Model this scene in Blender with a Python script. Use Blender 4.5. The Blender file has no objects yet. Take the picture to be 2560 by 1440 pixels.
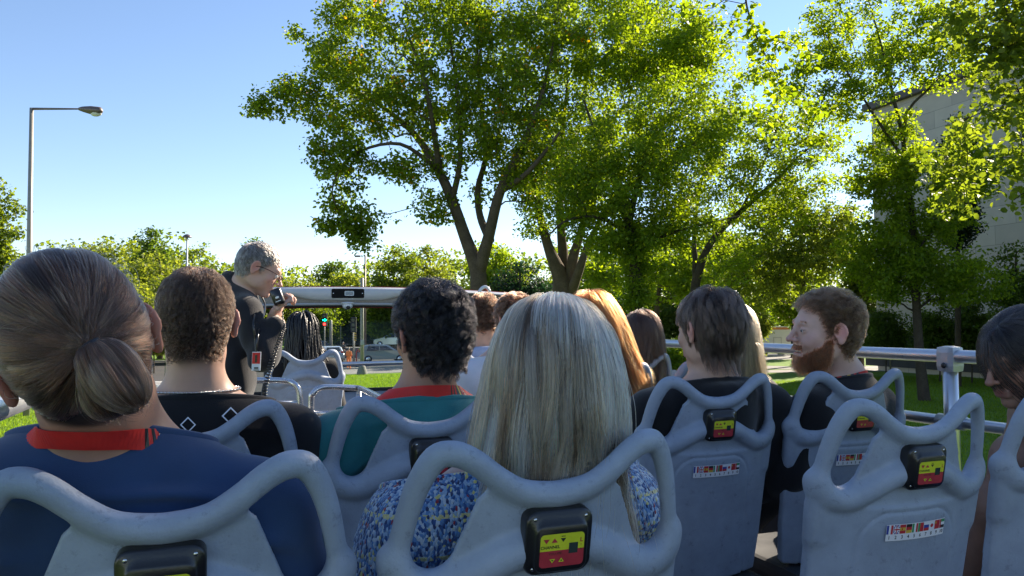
import bpy, bmesh, math, random, time
import numpy as np
from mathutils import Vector, Matrix
R = math.radians
rng = np.random.default_rng(7)
sc = bpy.context.scene
COL = sc.collection
# ------------------------------------------------------------------ camera, sky, sun, exposure
E = 3.4                                     # eye height above the road
YAW, PITCH, ROLL, F = 0.3463, 0.0418, -0.0083, 1988.0
_cy, _sy, _cp, _sp = math.cos(YAW), math.sin(YAW), math.cos(PITCH), math.sin(PITCH)
_r0 = np.array([_cy, -_sy, 0.]); _fw = np.array([_sy*_cp, _cy*_cp, _sp]); _u0 = np.array([-_sy*_sp, -_cy*_sp, _cp])
_rt = _r0*math.cos(ROLL) + _u0*math.sin(ROLL); _up = -_r0*math.sin(ROLL) + _u0*math.cos(ROLL)
CAM = np.array([0., 0., E])
cam = bpy.data.cameras.new("camera"); camo = bpy.data.objects.new("camera", cam); COL.objects.link(camo)
M = Matrix.Identity(4)
for i in range(3):
    M[i][0] = _rt[i]; M[i][1] = _up[i]; M[i][2] = -_fw[i]; M[i][3] = CAM[i]
camo.matrix_world = M
cam.sensor_width = 36; cam.lens = 36*F/2560; cam.clip_start = .05; cam.clip_end = 4000
sc.camera = camo
SUN_AZ, SUN_EL = 64.0, 29.0
w = bpy.data.worlds.new("World"); sc.world = w; w.use_nodes = True
nt = w.node_tree
sky = nt.nodes.new('ShaderNodeTexSky'); sky.sky_type = 'NISHITA'; sky.sun_disc = False
sky.sun_elevation = R(SUN_EL); sky.sun_rotation = R(SUN_AZ); sky.altitude = 0
sky.air_density = 1.0; sky.dust_density = 0.0; sky.ozone_density = 6
nt.nodes['Background'].inputs[1].default_value = .089
wb = nt.nodes.new('ShaderNodeMix'); wb.data_type = 'RGBA'; wb.blend_type = 'MULTIPLY'; wb.inputs[0].default_value = 1
wb.inputs[7].default_value = (1.12, .90, .79, 1)            # the photograph's white balance
nt.links.new(sky.outputs[0], wb.inputs[6]); nt.links.new(wb.outputs[2], nt.nodes['Background'].inputs[0])
sun = bpy.data.lights.new("sun", 'SUN'); sun.energy = 4.8; sun.angle = R(.6); sun.color = (1, .87, .70)
suno = bpy.data.objects.new("sun", sun); COL.objects.link(suno)
SDIR = Vector((math.sin(R(SUN_AZ))*math.cos(R(SUN_EL)), math.cos(R(SUN_AZ))*math.cos(R(SUN_EL)), math.sin(R(SUN_EL))))
suno.rotation_euler = SDIR.to_track_quat('Z', 'Y').to_euler()
sc.view_settings.view_transform = 'Standard'; sc.view_settings.look = 'None'
sc.view_settings.exposure = 1.62; sc.view_settings.gamma = 1
sc.render.engine = 'CYCLES'
sc.cycles.max_bounces = 6; sc.cycles.diffuse_bounces = 3; sc.cycles.transmission_bounces = 4; sc.cycles.transparent_max_bounces = 8
sc.cycles.use_denoising = True

def pt(px, py, D):
    """a point seen at photo pixel (px,py), D metres along the camera axis"""
    return CAM + D*(_fw + _rt*(px-1280)/F + _up*(720-py)/F)
def gpt(px, py, z=0.):
    d = _fw + _rt*(px-1280)/F + _up*(720-py)/F
    return CAM + d*((z-E)/d[2])
# ------------------------------------------------------------------ helpers
def tag(o, label=None, cat=None, group=None, kind=None):
    if label: o['label'] = label
    if cat: o['category'] = cat
    if group: o['group'] = group
    if kind: o['kind'] = kind
    return o
def empty(name, loc=(0, 0, 0), rz=0, **k):
    o = bpy.data.objects.new(name, None); COL.objects.link(o); o.location = loc; o.rotation_euler = (0, 0, rz)
    o.empty_display_size = .1
    return tag(o, **k)
def link(name, me, parent=None, **k):
    o = bpy.data.objects.new(name, me); COL.objects.link(o)
    if parent is not None: o.parent = parent
    return tag(o, **k)
def mesh_np(name, V, Fc, mats, smooth=True, midx=None):
    """V (n,3); Fc (m,k) int array or list of arrays of differing k"""
    me = bpy.data.meshes.new(name)
    if isinstance(Fc, np.ndarray): Fc = [Fc]
    Fc = [f for f in Fc if len(f)]
    V = np.asarray(V, np.float32)
    me.vertices.add(len(V)); me.vertices.foreach_set('co', V.ravel())
    nl = sum(f.size for f in Fc); nf = sum(len(f) for f in Fc)
    me.loops.add(nl); me.polygons.add(nf)
    me.loops.foreach_set('vertex_index', np.concatenate([f.ravel() for f in Fc]).astype(np.int32))
    ls = []; s = 0
    for f in Fc:
        k = f.shape[1]; ls.append(s + k*np.arange(len(f))); s += f.size
    me.polygons.foreach_set('loop_start', np.concatenate(ls).astype(np.int32))
    for m in (mats if isinstance(mats, (list, tuple)) else [mats]): me.materials.append(m)
    if midx is not None: me.polygons.foreach_set('material_index', np.asarray(midx, np.int32))
    me.update(calc_edges=True)
    if smooth: me.polygons.foreach_set('use_smooth', np.ones(nf, bool))
    me.validate()
    return me
def attr(me, name, vals, typ='FLOAT', dom='POINT'):
    a = me.attributes.new(name, typ, dom)
    a.data.foreach_set('value' if typ == 'FLOAT' else ('color' if 'COLOR' in typ else 'vector'), np.asarray(vals, np.float32).ravel())

class MB:
    """collects shapes for one mesh"""
    def __init__(s): s.v = []; s.f = []; s.m = []; s.n = 0; s.sm = []
    def add(s, V, Fs, mi=0, smooth=True):
        V = [tuple(v) for v in V]
        s.v += V; s.f += [tuple(i+s.n for i in f) for f in Fs]; s.m += [mi]*len(Fs); s.sm += [smooth]*len(Fs); s.n += len(V)
    def box(s, c, d, mi=0, Rm=None, bev=0):
        c = np.array(c, float); h = np.array(d, float)/2
        bm = bmesh.new(); bmesh.ops.create_cube(bm, size=1)
        for v in bm.verts: v.co = Vector((v.co.x*d[0], v.co.y*d[1], v.co.z*d[2]))
        if bev: bmesh.ops.bevel(bm, geom=bm.edges[:], offset=bev, segments=2, affect='EDGES', profile=.7)
        bm.verts.ensure_lookup_table()
        V = np.array([v.co[:] for v in bm.verts])
        Fs = [[v.index for v in f.verts] for f in bm.faces]
        if Rm is not None: V = V @ np.array(Rm).T
        s.add(V + c, Fs, mi, smooth=False); bm.free()
    def tube(s, P, r, n=12, mi=0, cap=True, closed=False):
        P = np.array(P, float); m = len(P); r = np.broadcast_to(np.array(r, float), (m,))
        T = np.gradient(P, axis=0)
        if closed: T = np.roll(P, -1, 0) - np.roll(P, 1, 0)
        T /= np.linalg.norm(T, axis=1)[:, None] + 1e-9
        a = np.cross(T[0], [0, 0, 1.]);
        if np.linalg.norm(a) < .1: a = np.cross(T[0], [0, 1., 0])
        a /= np.linalg.norm(a); V = []
        th = np.arange(n)*2*math.pi/n
        for i in range(m):
            a = a - T[i]*(a @ T[i]); a /= np.linalg.norm(a) + 1e-9
            b = np.cross(T[i], a)
            V.append(P[i] + r[i]*(np.cos(th)[:, None]*a + np.sin(th)[:, None]*b))
        V = np.concatenate(V); Fs = []
        for i in range(m if closed else m-1):
            j = (i+1) % m
            for k in range(n):
                k2 = (k+1) % n; Fs.append((i*n+k, i*n+k2, j*n+k2, j*n+k))
        if cap and not closed:
            Fs.append(tuple(range(n-1, -1, -1))); Fs.append(tuple((m-1)*n + k for k in range(n)))
        s.add(V, Fs, mi)
    def prism(s, poly, d, mi=0, smooth=False):
        """poly: list of 3-D points (planar), extruded by vector d"""
        P = np.array(poly, float); d = np.array(d, float); n = len(P)
        V = np.concatenate([P, P+d]); Fs = [tuple(range(n-1, -1, -1)), tuple(range(n, 2*n))]
        for k in range(n): Fs.append((k, (k+1) % n, n+(k+1) % n, n+k))
        s.add(V, Fs, mi, smooth)
    def quad(s, a, b, c, d, mi=0): s.add([a, b, c, d], [(0, 1, 2, 3)], mi, False)
    def ball(s, c, r, mi=0, n=12, Rm=None):
        r = np.broadcast_to(np.array(r, float), (3,))
        V = []; Fs = []; m = n//2
        for i in range(m+1):
            t = math.pi*i/m
            for k in range(n):
                p = 2*math.pi*k/n; V.append((math.sin(t)*math.cos(p)*r[0], math.sin(t)*math.sin(p)*r[1], math.cos(t)*r[2]))
        for i in range(m):
            for k in range(n): Fs.append((i*n+k, (i+1)*n+k, (i+1)*n+(k+1) % n, i*n+(k+1) % n))
        V = np.array(V)
        if Rm is not None: V = V @ np.array(Rm).T
        s.add(V + np.array(c), Fs, mi)
    def build(s, name, mats, parent=None, offset=(0, 0, 0), Rm=None, autos=True, **k):
        me = bpy.data.meshes.new(name)
        V = np.array(s.v) - np.array(offset)
        if Rm is not None: V = V @ np.array(Rm).T
        me.from_pydata([tuple(v) for v in V], [], s.f)
        for m in (mats if isinstance(mats, (list, tuple)) else [mats]): me.materials.append(m)
        me.polygons.foreach_set('material_index', s.m); me.polygons.foreach_set('use_smooth', s.sm)
        me.update()
        return link(name, me, parent, **k)

def smooth_path(P, n=8, closed=False):
    """Catmull-Rom through points"""
    P = np.array(P, float); Q = []
    m = len(P)
    for i in range(m if closed else m-1):
        if closed: p0, p1, p2, p3 = P[(i-1) % m], P[i], P[(i+1) % m], P[(i+2) % m]
        else: p0, p1, p2, p3 = P[max(i-1, 0)], P[i], P[i+1], P[min(i+2, m-1)]
        for t in np.arange(n)/n:
            Q.append(.5*((2*p1) + (-p0+p2)*t + (2*p0-5*p1+4*p2-p3)*t*t + (-p0+3*p1-3*p2+p3)*t**3))
    if not closed: Q.append(P[-1])
    return np.array(Q)
# ---- signed distance fields and surface nets
def surf_net(Fd, lo, h):
    S = Fd < 0; nx, ny, nz = Fd.shape
    c = [S[i:nx-1+i, j:ny-1+j, k:nz-1+k] for i in (0, 1) for j in (0, 1) for k in (0, 1)]
    sm = np.zeros(c[0].shape, np.int8)
    for a in c: sm += a
    act = (sm > 0) & (sm < 8)
    I = np.argwhere(act); idx = -np.ones(act.shape, np.int32); idx[act] = np.arange(len(I))
    acc = np.zeros((len(I), 3)); cnt = np.zeros(len(I))
    off = [(i, j, k) for i in (0, 1) for j in (0, 1) for k in (0, 1)]
    val = {o: Fd[I[:, 0]+o[0], I[:, 1]+o[1], I[:, 2]+o[2]] for o in off}
    for o in off:
        for ax in range(3):
            if o[ax]: continue
            q = list(o); q[ax] = 1; q = tuple(q); a, b = val[o], val[q]
            m = (a < 0) != (b < 0); t = np.where(m, a/(a-b+1e-12), 0)
            p = np.array(o, float)[None].repeat(len(I), 0); p[:, ax] += t
            acc += p*m[:, None]; cnt += m
    V = (I + acc/np.maximum(cnt, 1)[:, None])*h + np.array(lo)
    Fs = []
    for ax in range(3):
        b, c2 = (ax+1) % 3, (ax+2) % 3
        s0 = [slice(None)]*3; s1 = [slice(None)]*3
        s0[ax] = slice(0, -1); s1[ax] = slice(1, None)
        for s in (s0, s1):
            s[b] = slice(1, -1); s[c2] = slice(1, -1)
        A = S[tuple(s0)]; B = S[tuple(s1)]
        for m, flip in ((A & ~B, False), (~A & B, True)):
            J = np.argwhere(m)
            if not len(J): continue
            J[:, b] += 1; J[:, c2] += 1
            def g(db, dc):
                K = J.copy(); K[:, b] -= db; K[:, c2] -= dc
                return idx[K[:, 0], K[:, 1], K[:, 2]]
            q = np.stack([g(1, 1), g(0, 1), g(0, 0), g(1, 0)], 1)
            Fs.append(q[:, ::-1] if flip else q)
    return V, np.concatenate(Fs)
def smin(a, b, k):
    h = np.clip(.5+.5*(b-a)/k, 0, 1)
    return b+(a-b)*h-k*h*(1-h)
class SDF:
    def __init__(s): s.p = []
    def ell(s, c, r, Rm=None, k=.02, op='+'): s.p.append(('e', np.array(c, float), np.array(r, float), None if Rm is None else np.array(Rm, float), k, op)); return s
    def cap(s, a, b, ra, rb=None, k=.02, op='+'): s.p.append(('c', np.array(a, float), np.array(b, float), ra, ra if rb is None else rb, k, op)); return s
    def chain(s, P, rs, k=.02, op='+'):
        for i in range(len(P)-1): s.cap(P[i], P[i+1], rs[i], rs[i+1], k, op)
        return s
    def bounds(s):
        lo = np.full(3, 1e9); hi = -lo
        for q in s.p:
            if q[-1] != '+': continue
            if q[0] == 'e':
                m = max(q[2]) if q[3] is not None else q[2]; lo = np.minimum(lo, q[1]-m); hi = np.maximum(hi, q[1]+m)
            else:
                m = max(q[3], q[4])
                for e in (q[1], q[2]): lo = np.minimum(lo, e-m); hi = np.maximum(hi, e+m)
        return lo, hi
    @staticmethod
    def d1(q, P):
        if q[0] == 'e':
            L = P-q[1]
            if q[3] is not None: L = L @ q[3]
            a = L/q[2]; b = a/q[2]; k0 = np.sqrt((a*a).sum(-1)); k1 = np.sqrt((b*b).sum(-1))+1e-9
            return k0*(k0-1)/k1
        ab = q[2]-q[1]; L = P-q[1]; t = np.clip((L @ ab)/(ab @ ab + 1e-12), 0, 1)
        return np.sqrt(((L-t[..., None]*ab)**2).sum(-1)) - (q[3]+(q[4]-q[3])*t)
    def eval(s, P):
        d = np.full(P.shape[:-1], 1.)
        for q in s.p:
            e = s.d1(q, P); k = q[-2]
            d = smin(d, e, k) if q[-1] == '+' else -smin(-d, e, k)
        return d
    def mesh(s, h, post=None, clip=None, pad=None):
        lo, hi = s.bounds(); pad = pad or 3*h
        lo = lo-pad; hi = hi+pad
        if clip is not None: lo = np.maximum(lo, clip[0]); hi = np.minimum(hi, clip[1])
        n = np.ceil((hi-lo)/h).astype(int)+1
        ax = [lo[i]+h*np.arange(n[i]) for i in range(3)]
        Fd = np.full(tuple(n), 1., np.float32)
        for q in s.p:
            k = q[-2]; mg = k+2*h+.01
            if q[0] == 'e':
                m = (max(q[2]) if q[3] is not None else q[2])+mg; a, b = q[1]-m, q[1]+m
            else:
                m = max(q[3], q[4])+mg; a, b = np.minimum(q[1], q[2])-m, np.maximum(q[1], q[2])+m
            i0 = np.clip(np.floor((a-lo)/h).astype(int), 0, n); i1 = np.clip(np.ceil((b-lo)/h).astype(int)+1, 0, n)
            if (i1 <= i0).any(): continue
            sl = tuple(slice(i0[j], i1[j]) for j in range(3))
            P = np.stack(np.meshgrid(*[ax[j][sl[j]] for j in range(3)], indexing='ij'), -1)
            e = s.d1(q, P)
            Fd[sl] = smin(Fd[sl], e, k) if q[-1] == '+' else -smin(-Fd[sl], e, k)
        if post is not None:
            P = np.stack(np.meshgrid(*ax, indexing='ij'), -1); Fd = post(Fd, P)
        Fd[0] = Fd[-1] = 1; Fd[:, 0] = Fd[:, -1] = 1; Fd[:, :, 0] = Fd[:, :, -1] = 1
        return surf_net(Fd, lo, h)
# ------------------------------------------------------------------ materials
def mat(name, col=(.5, .5, .5), rough=.6, metal=0, noise=0, nscale=20, bump=0, bscale=60, spec=.5, emit=None, alpha=None, coat=0, col2=None, sheen=0, sss=0):
    m = bpy.data.materials.new(name); m.use_nodes = True; n = m.node_tree; b = n.nodes['Principled BSDF']
    b.inputs['Base Color'].default_value = (*col, 1); b.inputs['Roughness'].default_value = rough
    b.inputs['Metallic'].default_value = metal; b.inputs['Specular IOR Level'].default_value = spec
    if coat: b.inputs['Coat Weight'].default_value = coat
    if sheen: b.inputs['Sheen Weight'].default_value = sheen
    if sss:
        b.inputs['Subsurface Weight'].default_value = sss; b.inputs['Subsurface Scale'].default_value = .012; b.inputs['Subsurface Radius'].default_value = (1, .35, .2)
    if emit: b.inputs['Emission Color'].default_value = (*emit[:3], 1); b.inputs['Emission Strength'].default_value = emit[3]
    tc = n.nodes.new('ShaderNodeTexCoord')
    if noise or col2:
        t = n.nodes.new('ShaderNodeTexNoise'); t.inputs['Scale'].default_value = nscale; t.inputs['Detail'].default_value = 6; t.inputs['Roughness'].default_value = .65
        n.links.new(tc.outputs['Object'], t.inputs['Vector'])
        mx = n.nodes.new('ShaderNodeMix'); mx.data_type = 'RGBA'
        c2 = col2 or tuple(c*(1-noise) for c in col)
        c1 = col if col2 else tuple(min(1, c*(1+noise)) for c in col)
        mx.inputs[6].default_value = (*c2, 1); mx.inputs[7].default_value = (*c1, 1)
        rp = n.nodes.new('ShaderNodeMapRange'); rp.inputs[1].default_value = .3; rp.inputs[2].default_value = .7
        n.links.new(t.outputs[0], rp.inputs[0]); n.links.new(rp.outputs[0], mx.inputs[0]); n.links.new(mx.outputs[2], b.inputs['Base Color'])
        mr = n.nodes.new('ShaderNodeMapRange'); mr.inputs[3].default_value = max(.05, rough-.1); mr.inputs[4].default_value = min(1, rough+.12)
        n.links.new(t.outputs[0], mr.inputs[0]); n.links.new(mr.outputs[0], b.inputs['Roughness'])
    if bump:
        t2 = n.nodes.new('ShaderNodeTexNoise'); t2.inputs['Scale'].default_value = bscale; t2.inputs['Detail'].default_value = 5
        n.links.new(tc.outputs['Object'], t2.inputs['Vector'])
        bp = n.nodes.new('ShaderNodeBump'); bp.inputs['Strength'].default_value = bump; bp.inputs['Distance'].default_value = .01
        n.links.new(t2.outputs[0], bp.inputs['Height']); n.links.new(bp.outputs[0], b.inputs['Normal'])
    return m
def leaf_mat(name, dark, light, trans, extra=None):
    m = bpy.data.materials.new(name); m.use_nodes = True; n = m.node_tree; n.nodes.clear()
    out = n.nodes.new('ShaderNodeOutputMaterial'); at = n.nodes.new('ShaderNodeAttribute'); at.attribute_name = 'rnd'
    cr = n.nodes.new('ShaderNodeValToRGB'); cr.color_ramp.elements[0].color = (*dark, 1); cr.color_ramp.elements[1].color = (*light, 1)
    cr.color_ramp.elements[1].position = .93
    if extra: e = cr.color_ramp.elements.new(.99); e.color = (*extra, 1)
    n.links.new(at.outputs['Fac'], cr.inputs[0])
    d = n.nodes.new('ShaderNodeBsdfPrincipled'); d.inputs['Roughness'].default_value = .5; d.inputs['Specular IOR Level'].default_value = .35
    n.links.new(cr.outputs[0], d.inputs['Base Color'])
    t = n.nodes.new('ShaderNodeBsdfTranslucent'); mu = n.nodes.new('ShaderNodeMix'); mu.data_type = 'RGBA'; mu.blend_type = 'MULTIPLY'; mu.inputs[0].default_value = 1
    mu.inputs[7].default_value = (*trans, 1); n.links.new(cr.outputs[0], mu.inputs[6]); n.links.new(mu.outputs[2], t.inputs['Color'])
    mx = n.nodes.new('ShaderNodeMixShader'); mx.inputs[0].default_value = .64
    n.links.new(d.outputs[0], mx.inputs[1]); n.links.new(t.outputs[0], mx.inputs[2]); n.links.new(mx.outputs[0], out.inputs[0])
    return m
def hair_mat(name, rough=.35, tint=(1, 1, 1)):
    m = bpy.data.materials.new(name); m.use_nodes = True; n = m.node_tree; n.nodes.clear()
    out = n.nodes.new('ShaderNodeOutputMaterial'); at = n.nodes.new('ShaderNodeAttribute'); at.attribute_name = 'hcol'
    h = n.nodes.new('ShaderNodeBsdfHairPrincipled'); h.parametrization = 'COLOR'
    h.inputs['Roughness'].default_value = rough; h.inputs['Radial Roughness'].default_value = .45; h.inputs['IOR'].default_value = 1.5
    n.links.new(at.outputs['Color'], h.inputs['Color']); n.links.new(h.outputs[0], out.inputs[0])
    return m
# ------------------------------------------------------------------ the bus
M_seat = mat('seat_plastic', (.285, .335, .42), .5, noise=.16, nscale=9, bump=.12, bscale=260, spec=.45)
def scuffed(m):
    """fine worn speckle on moulded plastic"""
    n = m.node_tree; b = n.nodes['Principled BSDF']; tc = n.nodes.new('ShaderNodeTexCoord')
    t = n.nodes.new('ShaderNodeTexNoise'); t.inputs['Scale'].default_value = 30; t.inputs['Detail'].default_value = 12; t.inputs['Roughness'].default_value = .8
    n.links.new(tc.outputs['Object'], t.inputs['Vector'])
    r = n.nodes.new('ShaderNodeValToRGB'); r.color_ramp.elements[0].position = .56; r.color_ramp.elements[1].position = .66
    r.color_ramp.elements[0].color = (0, 0, 0, 1); r.color_ramp.elements[1].color = (.55, .55, .55, 1)
    n.links.new(t.outputs[0], r.inputs[0]); src = b.inputs['Base Color'].links[0].from_socket
    mx = n.nodes.new('ShaderNodeMix'); mx.data_type = 'RGBA'; mx.inputs[7].default_value = (.10, .11, .13, 1)
    n.links.new(r.outputs[0], mx.inputs[0]); n.links.new(src, mx.inputs[6]); n.links.new(mx.outputs[2], b.inputs['Base Color'])
scuffed(M_seat)
M_blk = mat('black_plastic', (.012, .012, .014), .28, spec=.6, bump=.05, bscale=300)
M_screw = mat('screw_steel', (.6, .6, .6), .25, metal=1)
M_yel = mat('label_yellow', (.62, .66, .03), .4, noise=.08, nscale=60)
M_red = mat('label_red', (.42, .035, .05), .4, noise=.12, nscale=60)
M_ink = mat('label_ink', (.02, .03, .02), .5)
M_win = mat('display_window', (.035, .05, .045), .2)
M_white = mat('sticker_white', (.72, .74, .78), .4)
M_alu = mat('satin_aluminium_tube', (.56, .58, .62), .30, metal=.85, noise=.06, nscale=14, bump=.04, bscale=200)
M_steel = mat('brushed_steel_tube', (.66, .66, .67), .24, metal=.9, noise=.08, nscale=25)
M_joint = mat('cast_joint_grey', (.42, .45, .5), .38, metal=.5, noise=.05)
M_pan = mat('seat_pan_charcoal', (.035, .037, .042), .6, noise=.2)
M_deck = mat('deck_floor_dark', (.04, .042, .048), .8, noise=.3, nscale=40)
M_panel = mat('side_panel_grey', (.34, .36, .40), .45, noise=.06, nscale=5)
M_beam = mat('beam_plastic_grey', (.50, .51, .54), .4, noise=.05, nscale=6)
M_beamd = mat('beam_taupe_trim', (.24, .215, .195), .55, noise=.2, nscale=90)
M_redp = mat('bus_red_paint', (.55, .04, .02), .3, coat=.4)
M_whitep = mat('bus_white_paint', (.6, .62, .66), .3, coat=.3)
M_rubber = mat('rubber_black', (.012, .012, .013), .7)
RECL = R(11)

def seat_sdf(X, Y, Z):
    Yw = Y - .9*X*X                         # the back is gently dished
    ax = np.abs(X)
    rim = smooth_path([(.214, -.30), (.217, -.20), (.208, -.13), (.192, -.067), (.170, -.026), (.145, -.019), (.118, -.030), (.088, -.052), (.050, -.073), (0, -.082), (-.03, -.079)], 4)
    rr = np.interp(np.linspace(0, 1, len(rim)), [0, .25, .5, .75, 1], [.0125, .0150, .0182, .0168, .0165])
    d = np.full(X.shape, 1.)
    for i in range(len(rim)-1):
        a, b = rim[i], rim[i+1]; ab = b-a
        t = np.clip(((ax-a[0])*ab[0]+(Z-a[1])*ab[1])/(ab @ ab), 0, 1)
        dd = np.sqrt((ax-a[0]-t*ab[0])**2+(Z-a[1]-t*ab[1])**2+(Yw*1.0)**2)-(rr[i]+(rr[i+1]-rr[i])*t)
        d = np.minimum(d, dd)
    # inner panel and lower plate in one outline (|x| < e(z)), thin slab
    e = np.interp(-Z, [.06, .083, .19, .215, .26, .5, .64], [.080, .108, .150, .22, .222, .212, .20])
    slab = np.maximum(np.maximum((ax-e)*.85, np.abs(Yw-.006)-.006), np.maximum(Z+.07, -Z-.62))
    d = smin(d, slab, .016)
    low = np.maximum(np.maximum(ax-np.interp(-Z, [.18, .5, .64], [.219, .212, .20]), np.abs(Yw-.004)-.009), np.maximum(Z+.235-.25*ax*0, -Z-.63))
    d = smin(d, low, .02)
    # the smile-shaped rib that carries the box
    rib = smooth_path([(.222, -.175), (.205, -.203), (.165, -.214), (.12, -.196), (.07, -.168), (.03, -.155), (0, -.15)], 3)
    for i in range(len(rib)-1):
        a, b = rib[i], rib[i+1]; ab = b-a
        t = np.clip(((ax-a[0])*ab[0]+(Z-a[1])*ab[1])/(ab @ ab), 0, 1)
        dd = np.sqrt((ax-a[0]-t*ab[0])**2+(Z-a[1]-t*ab[1])**2+(Yw+.000)**2)-.0145
        d = smin(d, dd, .022)
    # raised arch panel on the lower back (rear face only), with its groove
    az = -Z-.243; w_ = .128+np.clip(az-.03, 0, 1)*.06
    q = np.sqrt(np.maximum(ax-(w_-.07), 0)**2+np.maximum(.07-az, 0)**2)-.07
    q = np.where(az > .07, ax-w_, q)
    gro = np.exp(-(q/.0035)**2)*.0035+1/(1+np.exp(np.clip(q/.0015, -30, 30)))*-.0012
    d = d+np.where(Yw < 0, gro, 0)
    # edge return flanges
    return d
def make_seat_shell():
    h = .0038
    xs = np.arange(-.25, .2501, h); ys = np.arange(-.035, .085, h); zs = np.arange(-.65, .012, h)
    X, Y, Z = np.meshgrid(xs, ys, zs, indexing='ij')
    Fd = seat_sdf(X, Y, Z).astype(np.float32)
    for a in (0, -1): Fd[a] = 1; Fd[:, a] = 1; Fd[:, :, a] = 1
    return surf_net(Fd, (xs[0], ys[0], zs[0]), h)
c_, s_ = math.cos(RECL), math.sin(RECL)
RX = np.array([[1, 0, 0], [0, c_, -s_], [0, s_, c_]])        # leaning back: lower edge goes forward
V, Fc = make_seat_shell(); V = V @ RX.T
ME_shell = mesh_np('seat_shell', V, Fc, M_seat)
def rounded_rect(w, h, r, n=5, cx=0, cz=0):
    P = []
    for (sx, sz, a0) in ((1, 1, 0), (-1, 1, 90), (-1, -1, 180), (1, -1, 270)):
        for k in range(n+1):
            a = R(a0+90*k/n); P.append((cx+sx*(w/2-r)+r*math.cos(a), cz+sz*(h/2-r)+r*math.sin(a)))
    return P
def loft(mb, sections, mi=0):
    """sections: list of (poly2d, y) -> closed solid facing -y"""
    n = len(sections[0][0]); V = []; Fs = []
    for poly, y in sections: V += [(p[0], y, p[1]) for p in poly]
    for i in range(len(sections)-1):
        for k in range(n): Fs.append((i*n+k, (i+1)*n+k, (i+1)*n+(k+1) % n, i*n+(k+1) % n))
    Fs.append(tuple((len(sections)-1)*n+k for k in range(n-1, -1, -1)))
    mb.add(V, Fs, mi, True)
def text_mesh(txt, size, mat_, bold=False):
    cu = bpy.data.curves.new('lettering', 'FONT'); cu.body = txt; cu.size = size; cu.align_x = 'CENTER'; cu.align_y = 'CENTER'; cu.resolution_u = 2
    if bold: cu.offset = size*.02
    o = bpy.data.objects.new('lettering', cu); COL.objects.link(o)
    dg = bpy.context.evaluated_depsgraph_get(); me = bpy.data.meshes.new_from_object(o.evaluated_get(dg))
    V = np.array([v.co[:] for v in me.vertices]); Fs = [tuple(p.vertices) for p in me.polygons]
    bpy.data.objects.remove(o); bpy.data.curves.remove(cu); bpy.data.meshes.remove(me)
    return V, Fs
def put_text(mb, txt, size, x, y, z, mi, bold=False):
    V, Fs = text_mesh(txt, size, None, bold)
    if len(V): mb.add([(x+v[0], y, z+v[1]) for v in V], Fs, mi, False)
def make_box():
    z0 = -.142; mb = MB()
    secs = []
    for k, (w_, y) in enumerate([(.100, .002), (.101, -.016), (.100, -.020), (.096, -.0225), (.082, -.024), (.078, -.031), (.074, -.033)]):
        hh = w_*.93 if k < 5 else w_*.88
        zc = z0 if k < 5 else z0-.004
        secs.append((rounded_rect(w_, hh, .018 if k < 5 else .012, 5, 0, zc), y))
    loft(mb, secs)
    return mb
def make_label():
    mb = MB(); y = -.0334; zc = -.148; w_, h_ = .066, .048
    P = rounded_rect(w_, h_, .006, 4, 0, zc)
    up = [p for p in P if p[1] > zc]; dn = [p for p in P if p[1] <= zc]
    up = sorted(up, key=lambda p: math.atan2(p[1]-zc, p[0])); dn = sorted(dn, key=lambda p: math.atan2(p[1]-zc, p[0]))
    U = [(w_/2, zc)]+up+[(-w_/2, zc)]; Dn = [(-w_/2, zc)]+dn+[(w_/2, zc)]
    mb.add([(a, y, b) for a, b in U], [tuple(range(len(U)-1, -1, -1))], 0, False)
    mb.add([(a, y, b) for a, b in Dn], [tuple(range(len(Dn)-1, -1, -1))], 1, False)
    def tri(cx, cz, r, up_, mi, yy):
        s = 1 if up_ else -1
        mb.add([(cx-r, yy, cz-s*r*.6), (cx+r, yy, cz-s*r*.6), (cx, yy, cz+s*r*.8)], [(0, 1, 2) if up_ else (0, 2, 1)], mi, False)
    y2 = y-.0003
    tri(-.024, zc+.0145, .0046, False, 1, y2); tri(-.012, zc+.0145, .0046, True, 1, y2); tri(.001, zc+.0150, .0042, False, 2, y2)
    mb.quad((-.002, y2, zc+.0195), (.004, y2, zc+.0195), (.004, y2, zc+.0207), (-.002, y2, zc+.0207), 2)
    put_text(mb, 'CHANNEL', .0062, -.018, y2, zc+.0052, 2, True)
    put_text(mb, 'VOLUME', .0050, -.010, y2, zc-.0045, 2)
    tri(-.014, zc-.0145, .0042, False, 0, y2); tri(-.0005, zc-.0145, .0042, True, 0, y2)
    tri(-.014, zc-.0142, .0018, False, 2, y2-.0002); tri(-.0005, zc-.0146, .0018, True, 2, y2-.0002)
    mb.quad((.010, y2, zc-.006), (.0235, y2, zc-.006), (.0235, y2, zc+.0095), (.010, y2, zc+.0095), 3)
    put_text(mb, 'L', .009, .0285, y2, zc+.0125, 1, True); put_text(mb, 'T', .004, .0285, y2, zc+.005, 1); put_text(mb, 'R', .004, .0285, y2, zc-.001, 2)
    return mb
FL = {'b': (.03, .06, .32), 'w': (.75, .75, .78), 'r': (.50, .03, .04), 'y': (.62, .42, .05), 'k': (.02, .02, .02), 'g': (.03, .28, .10)}
FM = {k: mat('flag_'+n, FL[k], .45) for k, n in zip('bwrykg', ('blue', 'white', 'red', 'gold', 'black', 'green'))}
FK = list('bwrykg')
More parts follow.
